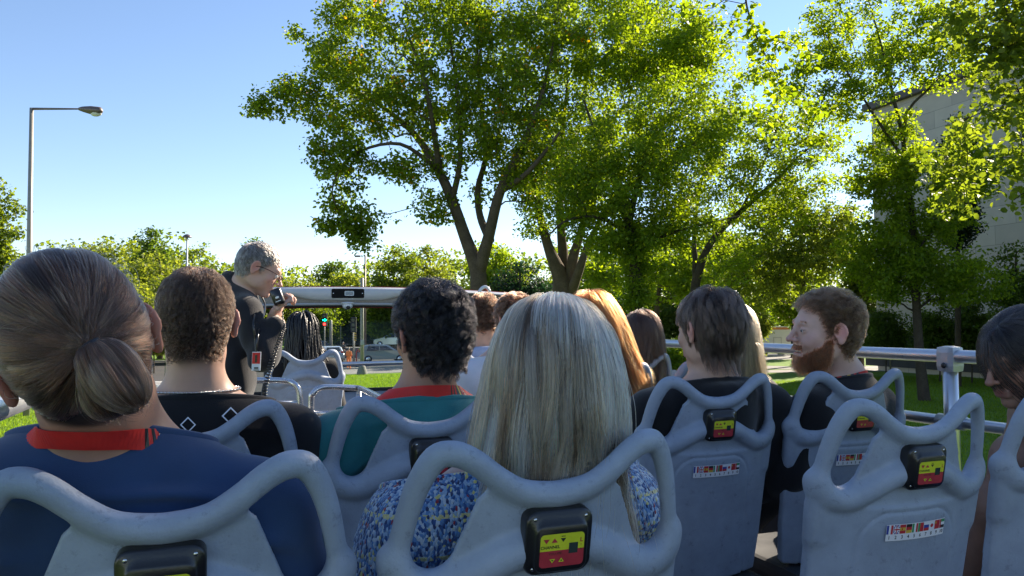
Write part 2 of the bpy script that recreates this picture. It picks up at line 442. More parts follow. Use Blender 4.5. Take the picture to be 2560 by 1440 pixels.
def make_sticker():
    mb = MB(); y = 0; W, H = .160, .036; zc = 0
    for k in range(16):
        a, b = -W/2+W*k/16, -W/2+W*(k+1)/16; mb.quad((a, y, zc-H/2), (b, y, zc-H/2), (b, y, zc+H/2), (a, y, zc+H/2), 1)
    fw = W/10*.93; fh = .0195
    flags = ['v:bwr', 'uk', 'h:ryr', 'h:kry', 'v:gwr', 'v:grr', 'h:wbr', 'jp', 'cn', 'h:gwk']
    for i, f in enumerate(flags):
        x0 = -W/2+W/10*(i+.035); z0 = zc+H/2-.0015-fh; y1 = y-.0003
        def q(a, b, c, d, m, yy=y1): mb.quad((x0+a*fw, yy, z0+b*fh), (x0+c*fw, yy, z0+b*fh), (x0+c*fw, yy, z0+d*fh), (x0+a*fw, yy, z0+d*fh), FK.index(m))
        if f[0] == 'v' and f[1] == ':':
            for k in range(3): q(k/3, 0, (k+1)/3, 1, f[2+k])
        elif f[1] == ':':
            for k in range(3): q(0, 1-(k+1)/3, 1, 1-k/3, f[2+k])
            if i == 2: q(.3, .38, .5, .62, 'r', y1-.0002)
            if i == 9: q(0, 0, .25, 1, 'r', y1-.0002)
        elif f == 'uk':
            q(0, 0, 1, 1, 'b')
            for s in (1, -1):
                a = np.array([x0, z0 if s > 0 else z0+fh]); b = np.array([x0+fw, z0+fh if s > 0 else z0]); d = (b-a)/np.linalg.norm(b-a); n_ = np.array([-d[1], d[0]])*.0011
                mb.add([(p[0], y1-.0002, p[1]) for p in (a-n_, b-n_, b+n_, a+n_)], [(0, 1, 2, 3)], 1, False)
            q(.38, 0, .62, 1, 'w', y1-.0004); q(0, .35, 1, .65, 'w', y1-.0004); q(.44, 0, .56, 1, 'r', y1-.0006); q(0, .43, 1, .57, 'r', y1-.0006)
        elif f == 'jp':
            P = [(x0+fw/2+.0042*math.cos(t), y1, z0+fh/2+.0042*math.sin(t)) for t in np.arange(12)*2*math.pi/12]; mb.add(P, [tuple(range(12))], 2, False)
        elif f == 'cn': q(0, 0, 1, 1, 'r'); q(.1, .6, .3, .85, 'y', y1-.0002)
        put_text(mb, str(i+1), .0105, x0+fw/2, y1, zc-H/2+.0072, 4, True)
    return mb
def tilt_build(mb, name, mats, parent, off=(0, 0, 0), bend=False):
    """tilt a piece modelled on the unreclined seat with the seat's recline"""
    mb.v = [tuple(RX @ (np.array(v)+np.array(off)+np.array([0, .9*(v[0]+off[0])**2 if bend else 0, 0]))) for v in mb.v]
    return mb.build(name, mats, parent)
BOXM = None
def make_seat(label, group):
    root = empty('bus_seat', label=label, cat='seat', group=group)
    link('backrest', ME_shell, root)
    bx = tilt_build(make_box(), 'audio_box', M_blk, root)
    tilt_build(make_label(), 'label', [M_yel, M_red, M_ink, M_win], bx)
    for sx in (-1, 1):
        for sz in (-1, 1):
            sc_ = MB(); sc_.ball((sx*.038, -.0225, -.142+sz*.036), (.0032, .002, .0032), n=8)
            tilt_build(sc_, 'screw', M_screw, bx)
    tilt_build(make_sticker(), 'flag_sticker', [FM[k] for k in FK], root, off=(.008, -.0128, -.283), bend=True)
    cu = MB(); cu.box((0, .30, -.655), (.42, .44, .06), bev=.02)
    cu.build('seat_pan', M_pan, root)
    lg = MB(); lg.tube([(0, .28, -.68), (0, .28, -1.06)], .035); lg.box((0, .28, -1.055), (.3, .3, .012))
    lg.build('pedestal', M_steel, root)
    return root
def copy_tree(o, parent=None):
    c = o.copy(); COL.objects.link(c); c.parent = parent
    for ch in o.children: copy_tree(ch, c)
    return c
SEAT_Z = E-.1595-.005
C1, C2, C3, C4 = -.069, .440, 1.359, 1.879
S1, S2, R2 = 1.029, 1.748, 1.257
PR = .719
seat0 = None
GS = 'moulded grey bus seats on the open deck'
def seat(x, y, label, box=True):
    global seat0
    if seat0 is None: seat0 = make_seat(label, GS); o = seat0
    else: o = copy_tree(seat0)
    o.location = (x, y, SEAT_Z); o['label'] = label
    return o
seat(C1, S1, 'grey seat directly behind the person with the low bun and navy top')
seat(C2, S1, 'grey seat behind the person with long blonde hair, its audio box fully in view')
seat(C1, S2, 'grey seat behind the person wearing a silver chain and black top')
seat(C2, S2, 'grey seat behind the person in the teal shirt')
seat(C3, R2, 'empty grey seat with an uncovered flag sticker, in front of the side rail post')
seat(C4, R2, 'grey seat behind the long black haired person, mostly cut off by the photo edge')
seat(C3, R2+PR, 'grey seat behind the dark haired person in the black hoodie')
seat(C4, R2+PR, 'grey seat behind the red bearded person')
seat(C3, R2+2*PR, 'grey seat behind the person with sunlit orange hair')
seat(C4, R2+2*PR, 'grey seat behind the person with a fair ponytail, half hidden by the black hoodie')
seat(C3, R2+3*PR, 'grey seat behind the curly haired person in the white shirt')
seat(C4, R2+3*PR, 'grey seat behind the person with long brown hair near the side rail')
seat(C3, R2+4*PR, 'grey seat behind the curly haired person in the pale blue hoodie')
seat(.465, 4.94, 'grey seat at the front of the deck behind the person with black braids')

_fs = seat0.users_scene and [o for o in COL.objects if o.name.startswith('bus_seat')][-1]
for _c in list(_fs.children):
    if _c.name.startswith(('audio_box', 'flag_sticker')):
        for _d in list(_c.children): bpy.data.objects.remove(_d)
        bpy.data.objects.remove(_c)
FLZ = SEAT_Z-1.06
XL, XR, YF = -.42, 2.27, 6.45
bus = empty('tour_bus', (.92, 0, 0), label='open top tour bus whose upper deck carries the seats and passengers', cat='bus')
bus_off = (.92, 0, 0)
def bpart(mb, name, mats, parent=None, **k): return mb.build(name, mats, bus if parent is None else parent, offset=bus_off, **k)
m = MB(); m.box(((XL+XR)/2, 1.5, FLZ-.06), (XR-XL+.1, 10.0, .12)); bpart(m, 'deck_floor', M_deck)
PT = E-.62                                   # top of the side panels
for x, sx in ((XR+.06, 1), (XL-.06, -1)):
    m = MB(); m.box((x, 1.5, (PT+.9)/2), (.09, 9.9, PT-.9), bev=.02); p = bpart(m, 'side_panel', mat('side_panel_dark', (.09, .095, .11), .5, noise=.1))
    m = MB(); m.tube([(x, -3.3, PT+.01), (x, 6.3, PT+.01)], .035, 10); bpart(m, 'panel_capping', M_panel, None)
def joint(mb, p, vert=True):
    mb.box((p[0], p[1], p[2]-.010), (.054, .072, .088), bev=.022)
def screw(mb, p): mb.ball(p, (.004, .010, .010), n=10)
# right-hand rail: top tube, middle tube, posts with cast joints
RZ, RM = E-.128, E-.345
m = MB(); m.tube(smooth_path([(XR, -3, RZ), (XR, 0, RZ), (XR, 3, RZ), (XR, 5.9, RZ)], 3), .022, 14); bpart(m, 'handrail', M_alu)
m = MB(); m.tube([(XR, -3, RM), (XR, 5.9, RM)], .019, 12); bpart(m, 'handrail', M_alu)
a_ = math.atan((2370-1280)/F)+YAW; y0 = XR/math.tan(a_)
for k in range(-3, 4):
    y = y0+k*1.3
    if y > 5.9: continue
    m = MB(); m.tube([(XR, y, RZ), (XR, y, PT)], .0235, 14); bpart(m, 'rail_post', M_alu)
    m = MB(); joint(m, (XR, y, RZ)); j = bpart(m, 'rail_joint', M_joint)
    m = MB(); screw(m, (XR-.032, y-.002, RZ-.030)); bpart(m, 'screw', M_blk, j)
    m = MB(); m.tube([(XR, y-.05, RM), (XR, y+.05, RM)], .024, 12); bpart(m, 'rail_sleeve', M_joint)
# left-hand rail
LZ = E-.165
m = MB(); m.tube([(XL, -2, LZ), (XL, 4.6, LZ)], .024, 14); bpart(m, 'handrail', M_alu)
m = MB(); m.tube(smooth_path([(XL, 4.4, E-.30), (XL, 5.6, E-.41), (XL+.02, 6.0, E-.44), (XL+.02, 6.3, E-.44)], 4), .02, 12); bpart(m, 'handrail', M_alu)
for y in (3.2, 4.6, 5.9):
    m = MB(); m.tube([(XL, y, LZ-(.28 if y > 5 else 0)), (XL, y, PT)], .022, 12); bpart(m, 'rail_post', M_alu)
# windscreen: top beam with a mirror panel and a camera dome, glass, lower panel and rail
def bowed(x):                                # plan of the front: bows forward at the middle
    u = (x-(XL+XR)/2)/((XR-XL)/2); return YF+.08-.10*u*u
def zbeam(x):
    u = (x-(XL+XR)/2)/((XR-XL)/2); return E+.290-.045*np.abs(u)**2.2
xs = np.linspace(XL, XR, 41); xc = (XL+XR)/2
def strip(name, prof, mats, mi=0):
    """prof(x) -> list of (dy,z) closed section"""
    mb = MB(); S = [prof(x) for x in xs]; n = len(S[0]); V = []; Fs = []
    for x, s in zip(xs, S): V += [(x, bowed(x)+d, z) for d, z in s]
    for i in range(len(xs)-1):
        for k in range(n): Fs.append((i*n+k, i*n+(k+1) % n, (i+1)*n+(k+1) % n, (i+1)*n+k))
    Fs.append(tuple(range(n-1, -1, -1))); Fs.append(tuple((len(xs)-1)*n+k for k in range(n)))
    mb.add(V, Fs, mi, True); return bpart(mb, name, mats)
def fasc(x):                                 # the pale fascia, deeper in the middle
    t = zbeam(x); u = abs(x-xc); d = np.interp(u, [0, .24, .30, .42, .58, .75, 1.4], [.112, .112, .105, .075, .045, .035, .03])
    return [(-.02, t), (-.075, t-.012), (-.092, t-.03), (-.088, t-d+.012), (-.06, t-d), (.03, t-d), (.03, t)]
strip('beam_fascia', fasc, M_beam)
strip('beam_trim', lambda x: [(-.035, zbeam(x)-.03), (-.055, zbeam(x)-.122), (-.05, zbeam(x)-.135), (.0, zbeam(x)-.135), (.02, zbeam(x)-.04)], M_beamd)
strip('beam_lip', lambda x: [(-.062, zbeam(x)-.130), (-.062, zbeam(x)-.148), (-.02, zbeam(x)-.152), (-.02, zbeam(x)-.130)], M_panel)
strip('window_seal', lambda x: [(-.045, zbeam(x)-.150), (-.045, zbeam(x)-.162), (.02, zbeam(x)-.162), (.02, zbeam(x)-.150)], M_rubber)
strip('beam_top_edge', lambda x: [(-.03, zbeam(x)+.001), (-.02, zbeam(x)+.003), (.05, zbeam(x)+.003), (.05, zbeam(x)-.17), (.034, zbeam(x)-.17), (.034, zbeam(x)+.001)], M_redp)
PZ = E-.545
M_glass = bpy.data.materials.new('windscreen_glass'); M_glass.use_nodes = True
_n = M_glass.node_tree; _n.nodes.clear(); _o = _n.nodes.new('ShaderNodeOutputMaterial'); _t = _n.nodes.new('ShaderNodeBsdfTransparent'); _g = _n.nodes.new('ShaderNodeBsdfGlossy')
_g.inputs['Roughness'].default_value = .02; _t.inputs[0].default_value = (.90, .94, .93, 1); _f = _n.nodes.new('ShaderNodeFresnel'); _f.inputs[0].default_value = 1.35
_m = _n.nodes.new('ShaderNodeMixShader'); _n.links.new(_f.outputs[0], _m.inputs[0]); _n.links.new(_t.outputs[0], _m.inputs[1]); _n.links.new(_g.outputs[0], _m.inputs[2]); _n.links.new(_m.outputs[0], _o.inputs[0])
strip('windscreen', lambda x: [(0, zbeam(x)-.155), (0, PZ-.01), (.008, PZ-.01), (.008, zbeam(x)-.155)], M_glass)
strip('window_seal', lambda x: [(-.02, PZ+.012), (-.02, PZ-.014), (.03, PZ-.014), (.03, PZ+.012)], M_rubber)
strip('dash_shelf', lambda x: [(-.02, PZ-.014), (-.34, PZ-.05), (-.36, PZ-.08), (-.36, PZ-.75), (.05, PZ-.75), (.05, PZ-.014)], M_panel)
# mirror / exit display panel in the beam
zc = E+.290-.056; yb = bowed(xc)-.094
m = MB(); m.prism([(x+xc, yb, z+zc) for x, z in rounded_rect(.36*.72, .075, .012)], (0, .03, 0), 0); dp = bpart(m, 'display_panel', mat('panel_matte_black', (.008, .008, .009), .75, spec=.15))
m = MB(); m.prism([(x+xc+.01, yb-.004, z+zc) for x, z in rounded_rect(.075, .038, .008)], (0, .004, 0), 0); bpart(m, 'indicator_window', mat('indicator_frame', (.45, .5, .55), .3), dp)
m = MB(); m.prism([(x+xc+.01, yb-.006, z+zc) for x, z in rounded_rect(.056, .024, .005)], (0, .002, 0), 0); bpart(m, 'indicator_glass', mat('indicator_glass', (.16, .22, .28), .15), dp)
for s_x in (-.115, .115):
    m = MB(); m.ball((xc+s_x, yb-.001, zc), (.006, .003, .006), n=8); bpart(m, 'screw', M_screw, dp)
m = MB(); m.ball((xc+.0, bowed(xc)-.07, zc-.078), (.055, .045, .012), n=16); m.ball((xc, bowed(xc)-.07, zc-.098), (.042, .042, .030), n=16); dm = bpart(m, 'camera_dome', M_whitep)
m = MB(); m.ball((xc, bowed(xc)-.098, zc-.110), (.020, .016, .017), n=12); bpart(m, 'lens', M_blk, dm)
# front rail with one post, and the orange-lined hoop at the front right corner
m = MB(); m.tube([(XL+.05, YF-.28, E-.315), (XR-.1, YF-.28, E-.315)], .0165, 12); bpart(m, 'handrail', M_alu)
xp = .80
for x in (xp, XR-.2, XL+.1):
    m = MB(); m.tube([(x, YF-.28, E-.315), (x, YF-.28, PZ-.06)], .0165, 12); m.box((x, YF-.28, E-.315), (.055, .045, .05), bev=.012); bpart(m, 'rail_post', M_alu)
hx = pt(1213, 740, 6.3); hy = hx[1]
hp = smooth_path([(hx[0]-.055, hy, hx[2]-.25), (hx[0]-.05, hy, hx[2]+.0), (hx[0]-.035, hy, hx[2]+.052), (hx[0], hy, hx[2]+.072), (hx[0]+.03, hy, hx[2]+.05), (hx[0]+.037, hy, hx[2]-.0), (hx[0]+.04, hy, hx[2]-.3)], 5)
m = MB(); m.tube(hp, .013, 10); hh = bpart(m, 'corner_hoop', M_whitep)
m = MB(); m.tube(hp[2:-6]+np.array([0, .012, -.004]), .012, 8); bpart(m, 'hoop_lining', mat('orange_red_paint', (.75, .10, .03), .35), hh)
# stairwell guard: two hoops, cross bars, a panel
def wpt(px, py, D): return tuple(pt(px, py, D))
D1 = 4.4
hoop = smooth_path([wpt(776, 1190, D1), wpt(778, 1010, D1), wpt(782, 985, D1), wpt(800, 970, D1+.02), wpt(830, 967, D1+.05), wpt(893, 970, D1+.12)], 4)
hoop = np.concatenate([hoop, smooth_path([wpt(893, 970, D1+.12), wpt(908, 974, D1+.05), wpt(945, 992, D1-.35), wpt(1010, 1030, D1-.9)], 3)[1:]])
m = MB(); m.tube(hoop, .0165, 12); m.tube([wpt(778, 1033, D1), wpt(905, 1033, D1+.1)], .0145, 10); m.tube([wpt(897, 971, D1+.12), wpt(897, 1190, D1+.12)], .015, 10); bpart(m, 'stair_guard', M_steel)
hoop = smooth_path([wpt(560, 952, 4.2), wpt(640, 951, 4.25), wpt(710, 952, 4.3), wpt(738, 962, 4.3), wpt(749, 985, 4.3), wpt(750, 1030, 4.3), wpt(750, 1200, 4.3)], 4)
m = MB(); m.tube(hoop, .0165, 12); m.tube([wpt(560, 1010, 4.2), wpt(748, 1008, 4.3)], .0145, 10); bpart(m, 'stair_guard', M_steel)
m = MB(); m.prism([wpt(672, 1022, 4.3), wpt(737, 1022, 4.3), wpt(739, 1100, 4.3), wpt(672, 1100, 4.3)], (0, .02, 0)); gp = bpart(m, 'guard_panel', M_whitep)
m = MB(); m.prism([wpt(690, 1034, 4.28), wpt(725, 1034, 4.28), wpt(727, 1064, 4.28), wpt(690, 1064, 4.28)], (0, .01, 0)); bpart(m, 'panel_slot', M_deck, gp)
m = MB(); m.tube([wpt(690, 1068, 3.35), wpt(1010, 1066, 3.6)], .0235, 12); bpart(m, 'stair_handrail', M_alu)
m = MB(); m.tube([wpt(690, 1160, 3.3), wpt(1010, 1160, 3.6)], .017, 12); bpart(m, 'stair_handrail', M_alu)
m = MB(); p = np.array(wpt(750, 1045, 4.6)); m.box((p[0]+.2, p[1]+.1, FLZ+.25), (.9, .05, .5), bev=.01); bpart(m, 'stair_panel', mat('stair_panel_cream', (.42, .40, .38), .5, noise=.05))
# lower body of the bus, its tyres
m = MB(); m.box((xc, 1.5, FLZ-.20), (XR-XL+.16, 9.9, .16)); m.box((xc, 1.5, .95), (XR-XL+.14, 9.85, 1.1), bev=.05); bpart(m, 'lower_body', M_redp)
m = MB(); m.box((xc, 1.45, 1.84), (XR-XL+.10, 9.7, .66)); bpart(m, 'lower_windows', M_win)
for y in (-2.0, 4.6):
    for x in (XL+.02, XR-.02):
        m = MB(); m.tube([(x-.13, y, .48), (x+.13, y, .48)], .48, 24); wt = bpart(m, 'wheel', M_rubber)
        m = MB(); m.tube([(x-.134, y, .48), (x+.134, y, .48)], .27, 16); bpart(m, 'rim', M_steel, wt)
# ------------------------------------------------------------------ people
def skin_mat(name, col, sss=.12):
    m = bpy.data.materials.new(name); m.use_nodes = True; n = m.node_tree; b = n.nodes['Principled BSDF']; b.inputs['Roughness'].default_value = .48; b.inputs['Specular IOR Level'].default_value = .4
    b.inputs['Subsurface Weight'].default_value = sss; b.inputs['Subsurface Scale'].default_value = .01; b.inputs['Subsurface Radius'].default_value = (1, .35, .2)
    at = n.nodes.new('ShaderNodeAttribute'); at.attribute_name = 'tone'
    tc = n.nodes.new('ShaderNodeTexCoord'); t = n.nodes.new('ShaderNodeTexNoise'); t.inputs['Scale'].default_value = 45; t.inputs['Detail'].default_value = 5; n.links.new(tc.outputs['Object'], t.inputs['Vector'])
    r = n.nodes.new('ShaderNodeMapRange'); r.inputs[3].default_value = .86; r.inputs[4].default_value = 1.12; n.links.new(t.outputs[0], r.inputs[0])
    x = n.nodes.new('ShaderNodeMix'); x.data_type = 'RGBA'; x.blend_type = 'MULTIPLY'; x.inputs[0].default_value = 1; n.links.new(at.outputs['Color'], x.inputs[6]); n.links.new(r.outputs[0], x.inputs[7]); n.links.new(x.outputs[2], b.inputs['Base Color'])
    bp = n.nodes.new('ShaderNodeBump'); bp.inputs['Strength'].default_value = .15; bp.inputs['Distance'].default_value = .002
    t2 = n.nodes.new('ShaderNodeTexNoise'); t2.inputs['Scale'].default_value = 350; n.links.new(tc.outputs['Object'], t2.inputs['Vector']); n.links.new(t2.outputs[0], bp.inputs['Height']); n.links.new(bp.outputs[0], b.inputs['Normal'])
    return m
M_skin = skin_mat('skin', None)
def cloth_mat(name, col, rough=.85, weave=420, bump=.25, noise=.12, sheen=.25):
    m = mat(name, col, rough, noise=noise, nscale=14, bump=bump, bscale=weave, spec=.2, sheen=sheen); return m
def rotm(yaw=0, pitch=0, roll=0):
    """head frame: yaw about up (left positive), pitch nose down positive, roll towards the right shoulder positive"""
    return np.array(Matrix.Rotation(yaw, 3, 'Z') @ Matrix.Rotation(-pitch, 3, 'X') @ Matrix.Rotation(roll, 3, 'Y'))
HC = np.array([0, -.020, .028])
def head_sdf(S, C, Rm, k=1.0, nose=1.0, beard=False, smile=False, neckto=None, female=False, detail=True, bun=False):
    """adds the head to an SDF in world coordinates; local x right, y ahead, z up"""
    W = lambda *p: np.array(C)+Rm @ (np.array(p, float)*k)
    def e(c, r, kk=.02, op='+', Rl=None): S.ell(W(*c), np.array(r)*k, Rm if Rl is None else Rm @ Rl, kk*k, op)
    e((0, -.022, .030), (.075, .094, .086)); e((0, -.05, -.01), (.062, .060, .062), .03)
    e((0, .032, .0), (.060, .060, .088), .03); e((0, .034, -.055), (.050, .050, .050), .025)
    e((0, .070, -.098), (.020, .020, .017), .025)
    for sx in (-1, 1):
        e((sx*.040, .056, -.026), (.022, .022, .020), .02); e((sx*.048, .010, -.062), (.014, .032, .026), .02)
    if detail:
        S.cap(W(-.034, .083, .022), W(.034, .083, .022), .0085*k, None, .016*k)
        for sx in (-1, 1): e((sx*.030, .099, .004), (.016, .013, .010), .010, '-')
        S.cap(W(0, .089, .016), W(0, .113*nose, -.027), .0065*k, .0088*k, .009*k); e((0, .117*nose, -.031), (.0105, .0095, .0085), .006)
        for sx in (-1, 1): e((sx*.011, .101, -.033), (.0075, .009, .007), .005); e((sx*.007, .107, -.0385), (.003, .004, .0025), .002, '-')
        if smile:
            S.cap(W(-.026, .080, -.057), W(0, .096, -.062), .006*k, .0065*k, .006*k); S.cap(W(.026, .080, -.057), W(0, .096, -.062), .006*k, .0065*k, .006*k)
            e((0, .098, -.0700), (.024, .022, .0060), .003, '-'); S.cap(W(-.018, .087, -.080), W(.018, .087, -.080), .0065*k, None, .006*k)
            for sx in (-1, 1): e((sx*.036, .070, -.040), (.017, .017, .015), .012)
        else:
            S.cap(W(-.020, .087, -.062), W(.020, .087, -.062), .0058*k, None, .006*k); S.cap(W(-.017, .087, -.0735), W(.017, .087, -.0735), .0066*k, None, .006*k)
            S.cap(W(-.022, .098, -.0675), W(.022, .098, -.0675), .0016*k, None, .002*k, '-')
        for sx in (-1, 1):                    # eyelids over the eyeballs
            e((sx*.0305, .0790, .002), (.0145, .0125, .0120), .004)
            S.cap(W(sx*.0435, .084, -.001), W(sx*.019, .092, -.002), .0017*k, None, .0015*k, '-')
    for sx in (-1, 1):                        # ears, flared backwards
        a = sx*R(28); Rl = np.array([[math.cos(a), -math.sin(a)*-1*0-math.sin(a), 0], [math.sin(a), math.cos(a), 0], [0, 0, 1]])
        Re = Rm @ Rl @ np.array(Matrix.Rotation(R(-12), 3, 'X')); c = np.array((sx*.080, -.014, -.002))
        Ce = lambda *q: W(*c)+Re @ (np.array(q, float)*k)
        S.ell(Ce(0, 0, 0), np.array((.0075, .0175, .031))*k, Re, .006*k)
        ring = [Ce(sx*.004, .017*math.cos(t)-.001, .004+.025*math.sin(t)) for t in np.linspace(-.6, 3.7, 12)]
        for p, q in zip(ring[:-1], ring[1:]): S.cap(p, q, .0040*k, None, .004*k)
        S.ell(Ce(sx*.008, .003, .004), np.array((.006, .0105, .018))*k, Re, .004*k, '-')
        S.ell(Ce(sx*.001, .004, -.026), np.array((.006, .009, .010))*k, Re, .005*k)
        S.cap(Ce(sx*.003, -.002, .012), Ce(sx*.003, .006, -.010), .0028*k, None, .003*k)
    nk = neckto if neckto is not None else W(0, -.04, -.19)
    S.cap(W(0, -.026, -.045), nk, .052*k*(.88 if female else 1.02), .058*k*(.9 if female else 1.08), .025*k)
    return W
def hand_sdf(S, P, Rm, k=1.0, curl=.9, side=1, gap=.0):
    """palm centre P; local x across the knuckles (thumb at +x*side), y along the fingers, z out of the palm's back"""
    W = lambda *p: np.array(P)+Rm @ (np.array(p, float)*k)
    S.ell(W(0, -.01, 0), np.array((.040, .048, .014))*k, Rm, .012*k); S.cap(W(0, -.09, 0), W(0, -.04, 0), .026*k, .024*k, .02*k)
    for i, (x, L_) in enumerate([(.030, .070), (.010, .078), (-.011, .072), (-.031, .057)]):
        p = np.array([x*side, .030, 0]); a = 0; pts = [W(*p)]; c = curl*(1+.12*i)
        for j, f in enumerate((.45, .32, .23)):
            a += c*(.75 if j == 0 else .9); p = p+L_*f*np.array([0, math.cos(a), -math.sin(a)]); pts.append(W(*p))
        S.chain(pts, [.0092*k, .0085*k, .0078*k, .0068*k], .004*k)
    S.chain([W(.030*side, -.035, -.004), W(.050*side, -.005, -.020), W(.048*side, .022, -.034), W(.036*side, .040, -.042)], [.013*k, .0108*k, .0095*k, .0082*k], .006*k)
def solve_surface(sdf, C, dirs, r0=.2, it=26):
    P = C+dirs*r0
    for _ in range(it): P = P-dirs*np.maximum(sdf(P), -.02)[:, None]*.9
    return P
def normals(sdf, P, e=.002):
    g = np.stack([sdf(P+np.eye(3)[i]*e)-sdf(P-np.eye(3)[i]*e) for i in range(3)], 1); return g/(np.linalg.norm(g, axis=1)[:, None]+1e-9)
def scalp_sdf(k=1.0, neck=True):
    """simple skull in local coordinates for hair roots and for keeping strands outside"""
    S = SDF(); S.ell((0, -.022*k, .030*k), np.array((.076, .095, .087))*k, None, .02); S.ell((0, -.05*k, -.01*k), np.array((.063, .061, .063))*k, None, .03*k)
    S.ell((0, .032*k, 0), np.array((.061, .061, .089))*k, None, .03*k); (S.cap((0, -.026*k, -.045*k), (0, -.04*k, -.19*k), .054*k, .06*k, .025*k) if neck else S.ell((0, -.028*k, -.045*k), np.array((.056, .062, .040))*k, None, .025*k))
    return S.eval
def hairline(P, k=1.0, nape=-.070, front=.066):
    rec = max(0, front-.08)*1.4
    x, y, z = P[:, 0]/k, P[:, 1]/k, P[:, 2]/k
    h = np.interp(y, [-.12, -.05, -.025, -.005, .010, .030, .055, .085], [nape, nape-.006, nape+.03, .016, -.018, .035+rec*.6, .052+rec*1.6, front+rec])
    return z-h
def roots(n, k, seed, nape=-.07, front=.066, extra=None):
    g = np.random.default_rng(seed); sd = scalp_sdf(k); out = []
    while sum(len(o) for o in out) < n:
        d = g.normal(0, 1, (n, 3)); d /= np.linalg.norm(d, axis=1)[:, None]
        P = solve_surface(sd, HC*k, d, .16*k); m = hairline(P, k, nape, front) > g.normal(0, .0022, n)
        out.append(P[m])
    return np.concatenate(out)[:n], sd
def clump_to(Q, guides, amt, seed, curve=1.2):
    """pull strands (n,m,3) towards their nearest guide strand, more so at the tips"""
    g = np.random.default_rng(seed); n, m, _ = Q.shape; gi = g.choice(n, min(guides, n), replace=False); G = Q[gi]
    best = np.zeros(n, int)
    for i in range(0, n, 4000): best[i:i+4000] = np.argmin(((Q[i:i+4000, None, 0]-G[None, :, 0])**2).sum(-1), 1)
    t = np.linspace(0, 1, m)[None, :, None]**curve
    return Q+(G[best]-Q)*t*amt, best
def hair_obj(name, Q, rad, cols, m, parent, taper=.75, loc=None):
    n, k, _ = Q.shape; cd = bpy.data.hair_curves.new(name); cd.add_curves([k]*n)
    cd.position_data.foreach_set('vector', Q.astype(np.float32).ravel())
    r = (np.broadcast_to(np.asarray(rad, float).reshape(-1, 1), (n, k))*(1-taper*np.linspace(0, 1, k)**2)[None]).astype(np.float32)
    a = cd.attributes.get('radius') or cd.attributes.new('radius', 'FLOAT', 'POINT'); a.data.foreach_set('value', r.ravel())
    a = cd.attributes.new('hcol', 'FLOAT_VECTOR', 'POINT'); c = cols if cols.ndim == 3 else np.repeat(cols[:, None], k, 1); a.data.foreach_set('vector', np.clip(c, .002, .98).astype(np.float32).ravel())
    cd.materials.append(m); return link(name, cd, parent)
def strand_cols(n, base, var, seed, cid=None, cvar=0, hi=None, hifrac=0):
    g = np.random.default_rng(seed); b = np.array(base)[None]*np.exp(g.normal(0, var, (n, 1)))
    if cid is not None:
        t = g.random(cid.max()+1); b = b*np.exp(cvar*g.normal(0, 1, (cid.max()+1, 1)))[cid]
        if hi is not None: b = np.where((t[cid] < hifrac)[:, None], np.array(hi)[None]*np.exp(g.normal(0, var, (n, 1))), b)
    return b
M_hair = hair_mat('hair_strands', .32); M_hairm = hair_mat('hair_strands_matte', .45)
class Head:
    def __init__(s, C, Rm, k): s.C = np.array(C); s.R = Rm; s.k = k
    def w(s, Q): return Q @ s.R.T+s.C
    def l(s, P): return (P-s.C) @ s.R
def short_hair(H, n, length, seed, comb=(0, -.2, -1.), crown=(0, -.06, .11), lift=.35, curlr=0, curlf=30, thick=.012, nape=-.07, front=.066, top=None, m=8, clumps=500, camt=.55, fringe=None, noise=.35, sides=None):
    g = np.random.default_rng(seed); P, sd = roots(n, H.k, seed, nape, front); N = normals(sd, P); k = H.k
    fl = P-np.array(crown)*k; fl = fl-N*(fl*N).sum(1)[:, None]; fl /= np.linalg.norm(fl, axis=1)[:, None]+1e-6
    fl = fl+np.array(comb)*.6; fl += g.normal(0, noise*.5, (n, 3))
    L_ = length*(g.uniform(.55, 1.1, n)); topw = np.clip((P[:, 2]/k-.02)/.08, 0, 1)
    if top is not None: L_ = L_*(1+(top-1)*topw)
    if sides is not None: L_ = L_*np.interp(P[:, 2]/k, [-.08, -.02, .04], [sides, (sides+1)/2, 1])
    lay = g.random(n)*thick*(.35+.65*topw); Q = np.zeros((n, m, 3)); Q[:, 0] = P-N*.002; d = N*lift+fl; d /= np.linalg.norm(d, axis=1)[:, None]
    ph = g.random(n)*6.28; p = P.copy(); ax1 = np.cross(N, fl); ax1 /= np.linalg.norm(ax1, axis=1)[:, None]+1e-6
    for i in range(1, m):
        st = L_/(m-1); p = p+d*st[:, None]; dd = sd(p); want = lay*min(1, i/3.)+.001; push = np.clip(want-dd, 0, .02); Nn = normals(sd, p); p = p+Nn*push[:, None]
        tan = d-Nn*(d*Nn).sum(1)[:, None]*.45; d = tan+np.array(comb)*.10+g.normal(0, noise*.22, (n, 3)); d /= np.linalg.norm(d, axis=1)[:, None]; Q[:, i] = p
    Q, cid = clump_to(Q, clumps, camt, seed)
    if curlr:
        phc = g.random(cid.max()+1)*6.28; t = np.linspace(0, 1, m)[None]; an = phc[cid][:, None]+t*curlf
        b2 = np.cross(d, ax1); amp = curlr*np.minimum(1, t*2)
        Q = Q+(np.cos(an)*amp)[..., None]*ax1[:, None]+(np.sin(an)*amp)[..., None]*b2[:, None]
    return H.w(Q), cid
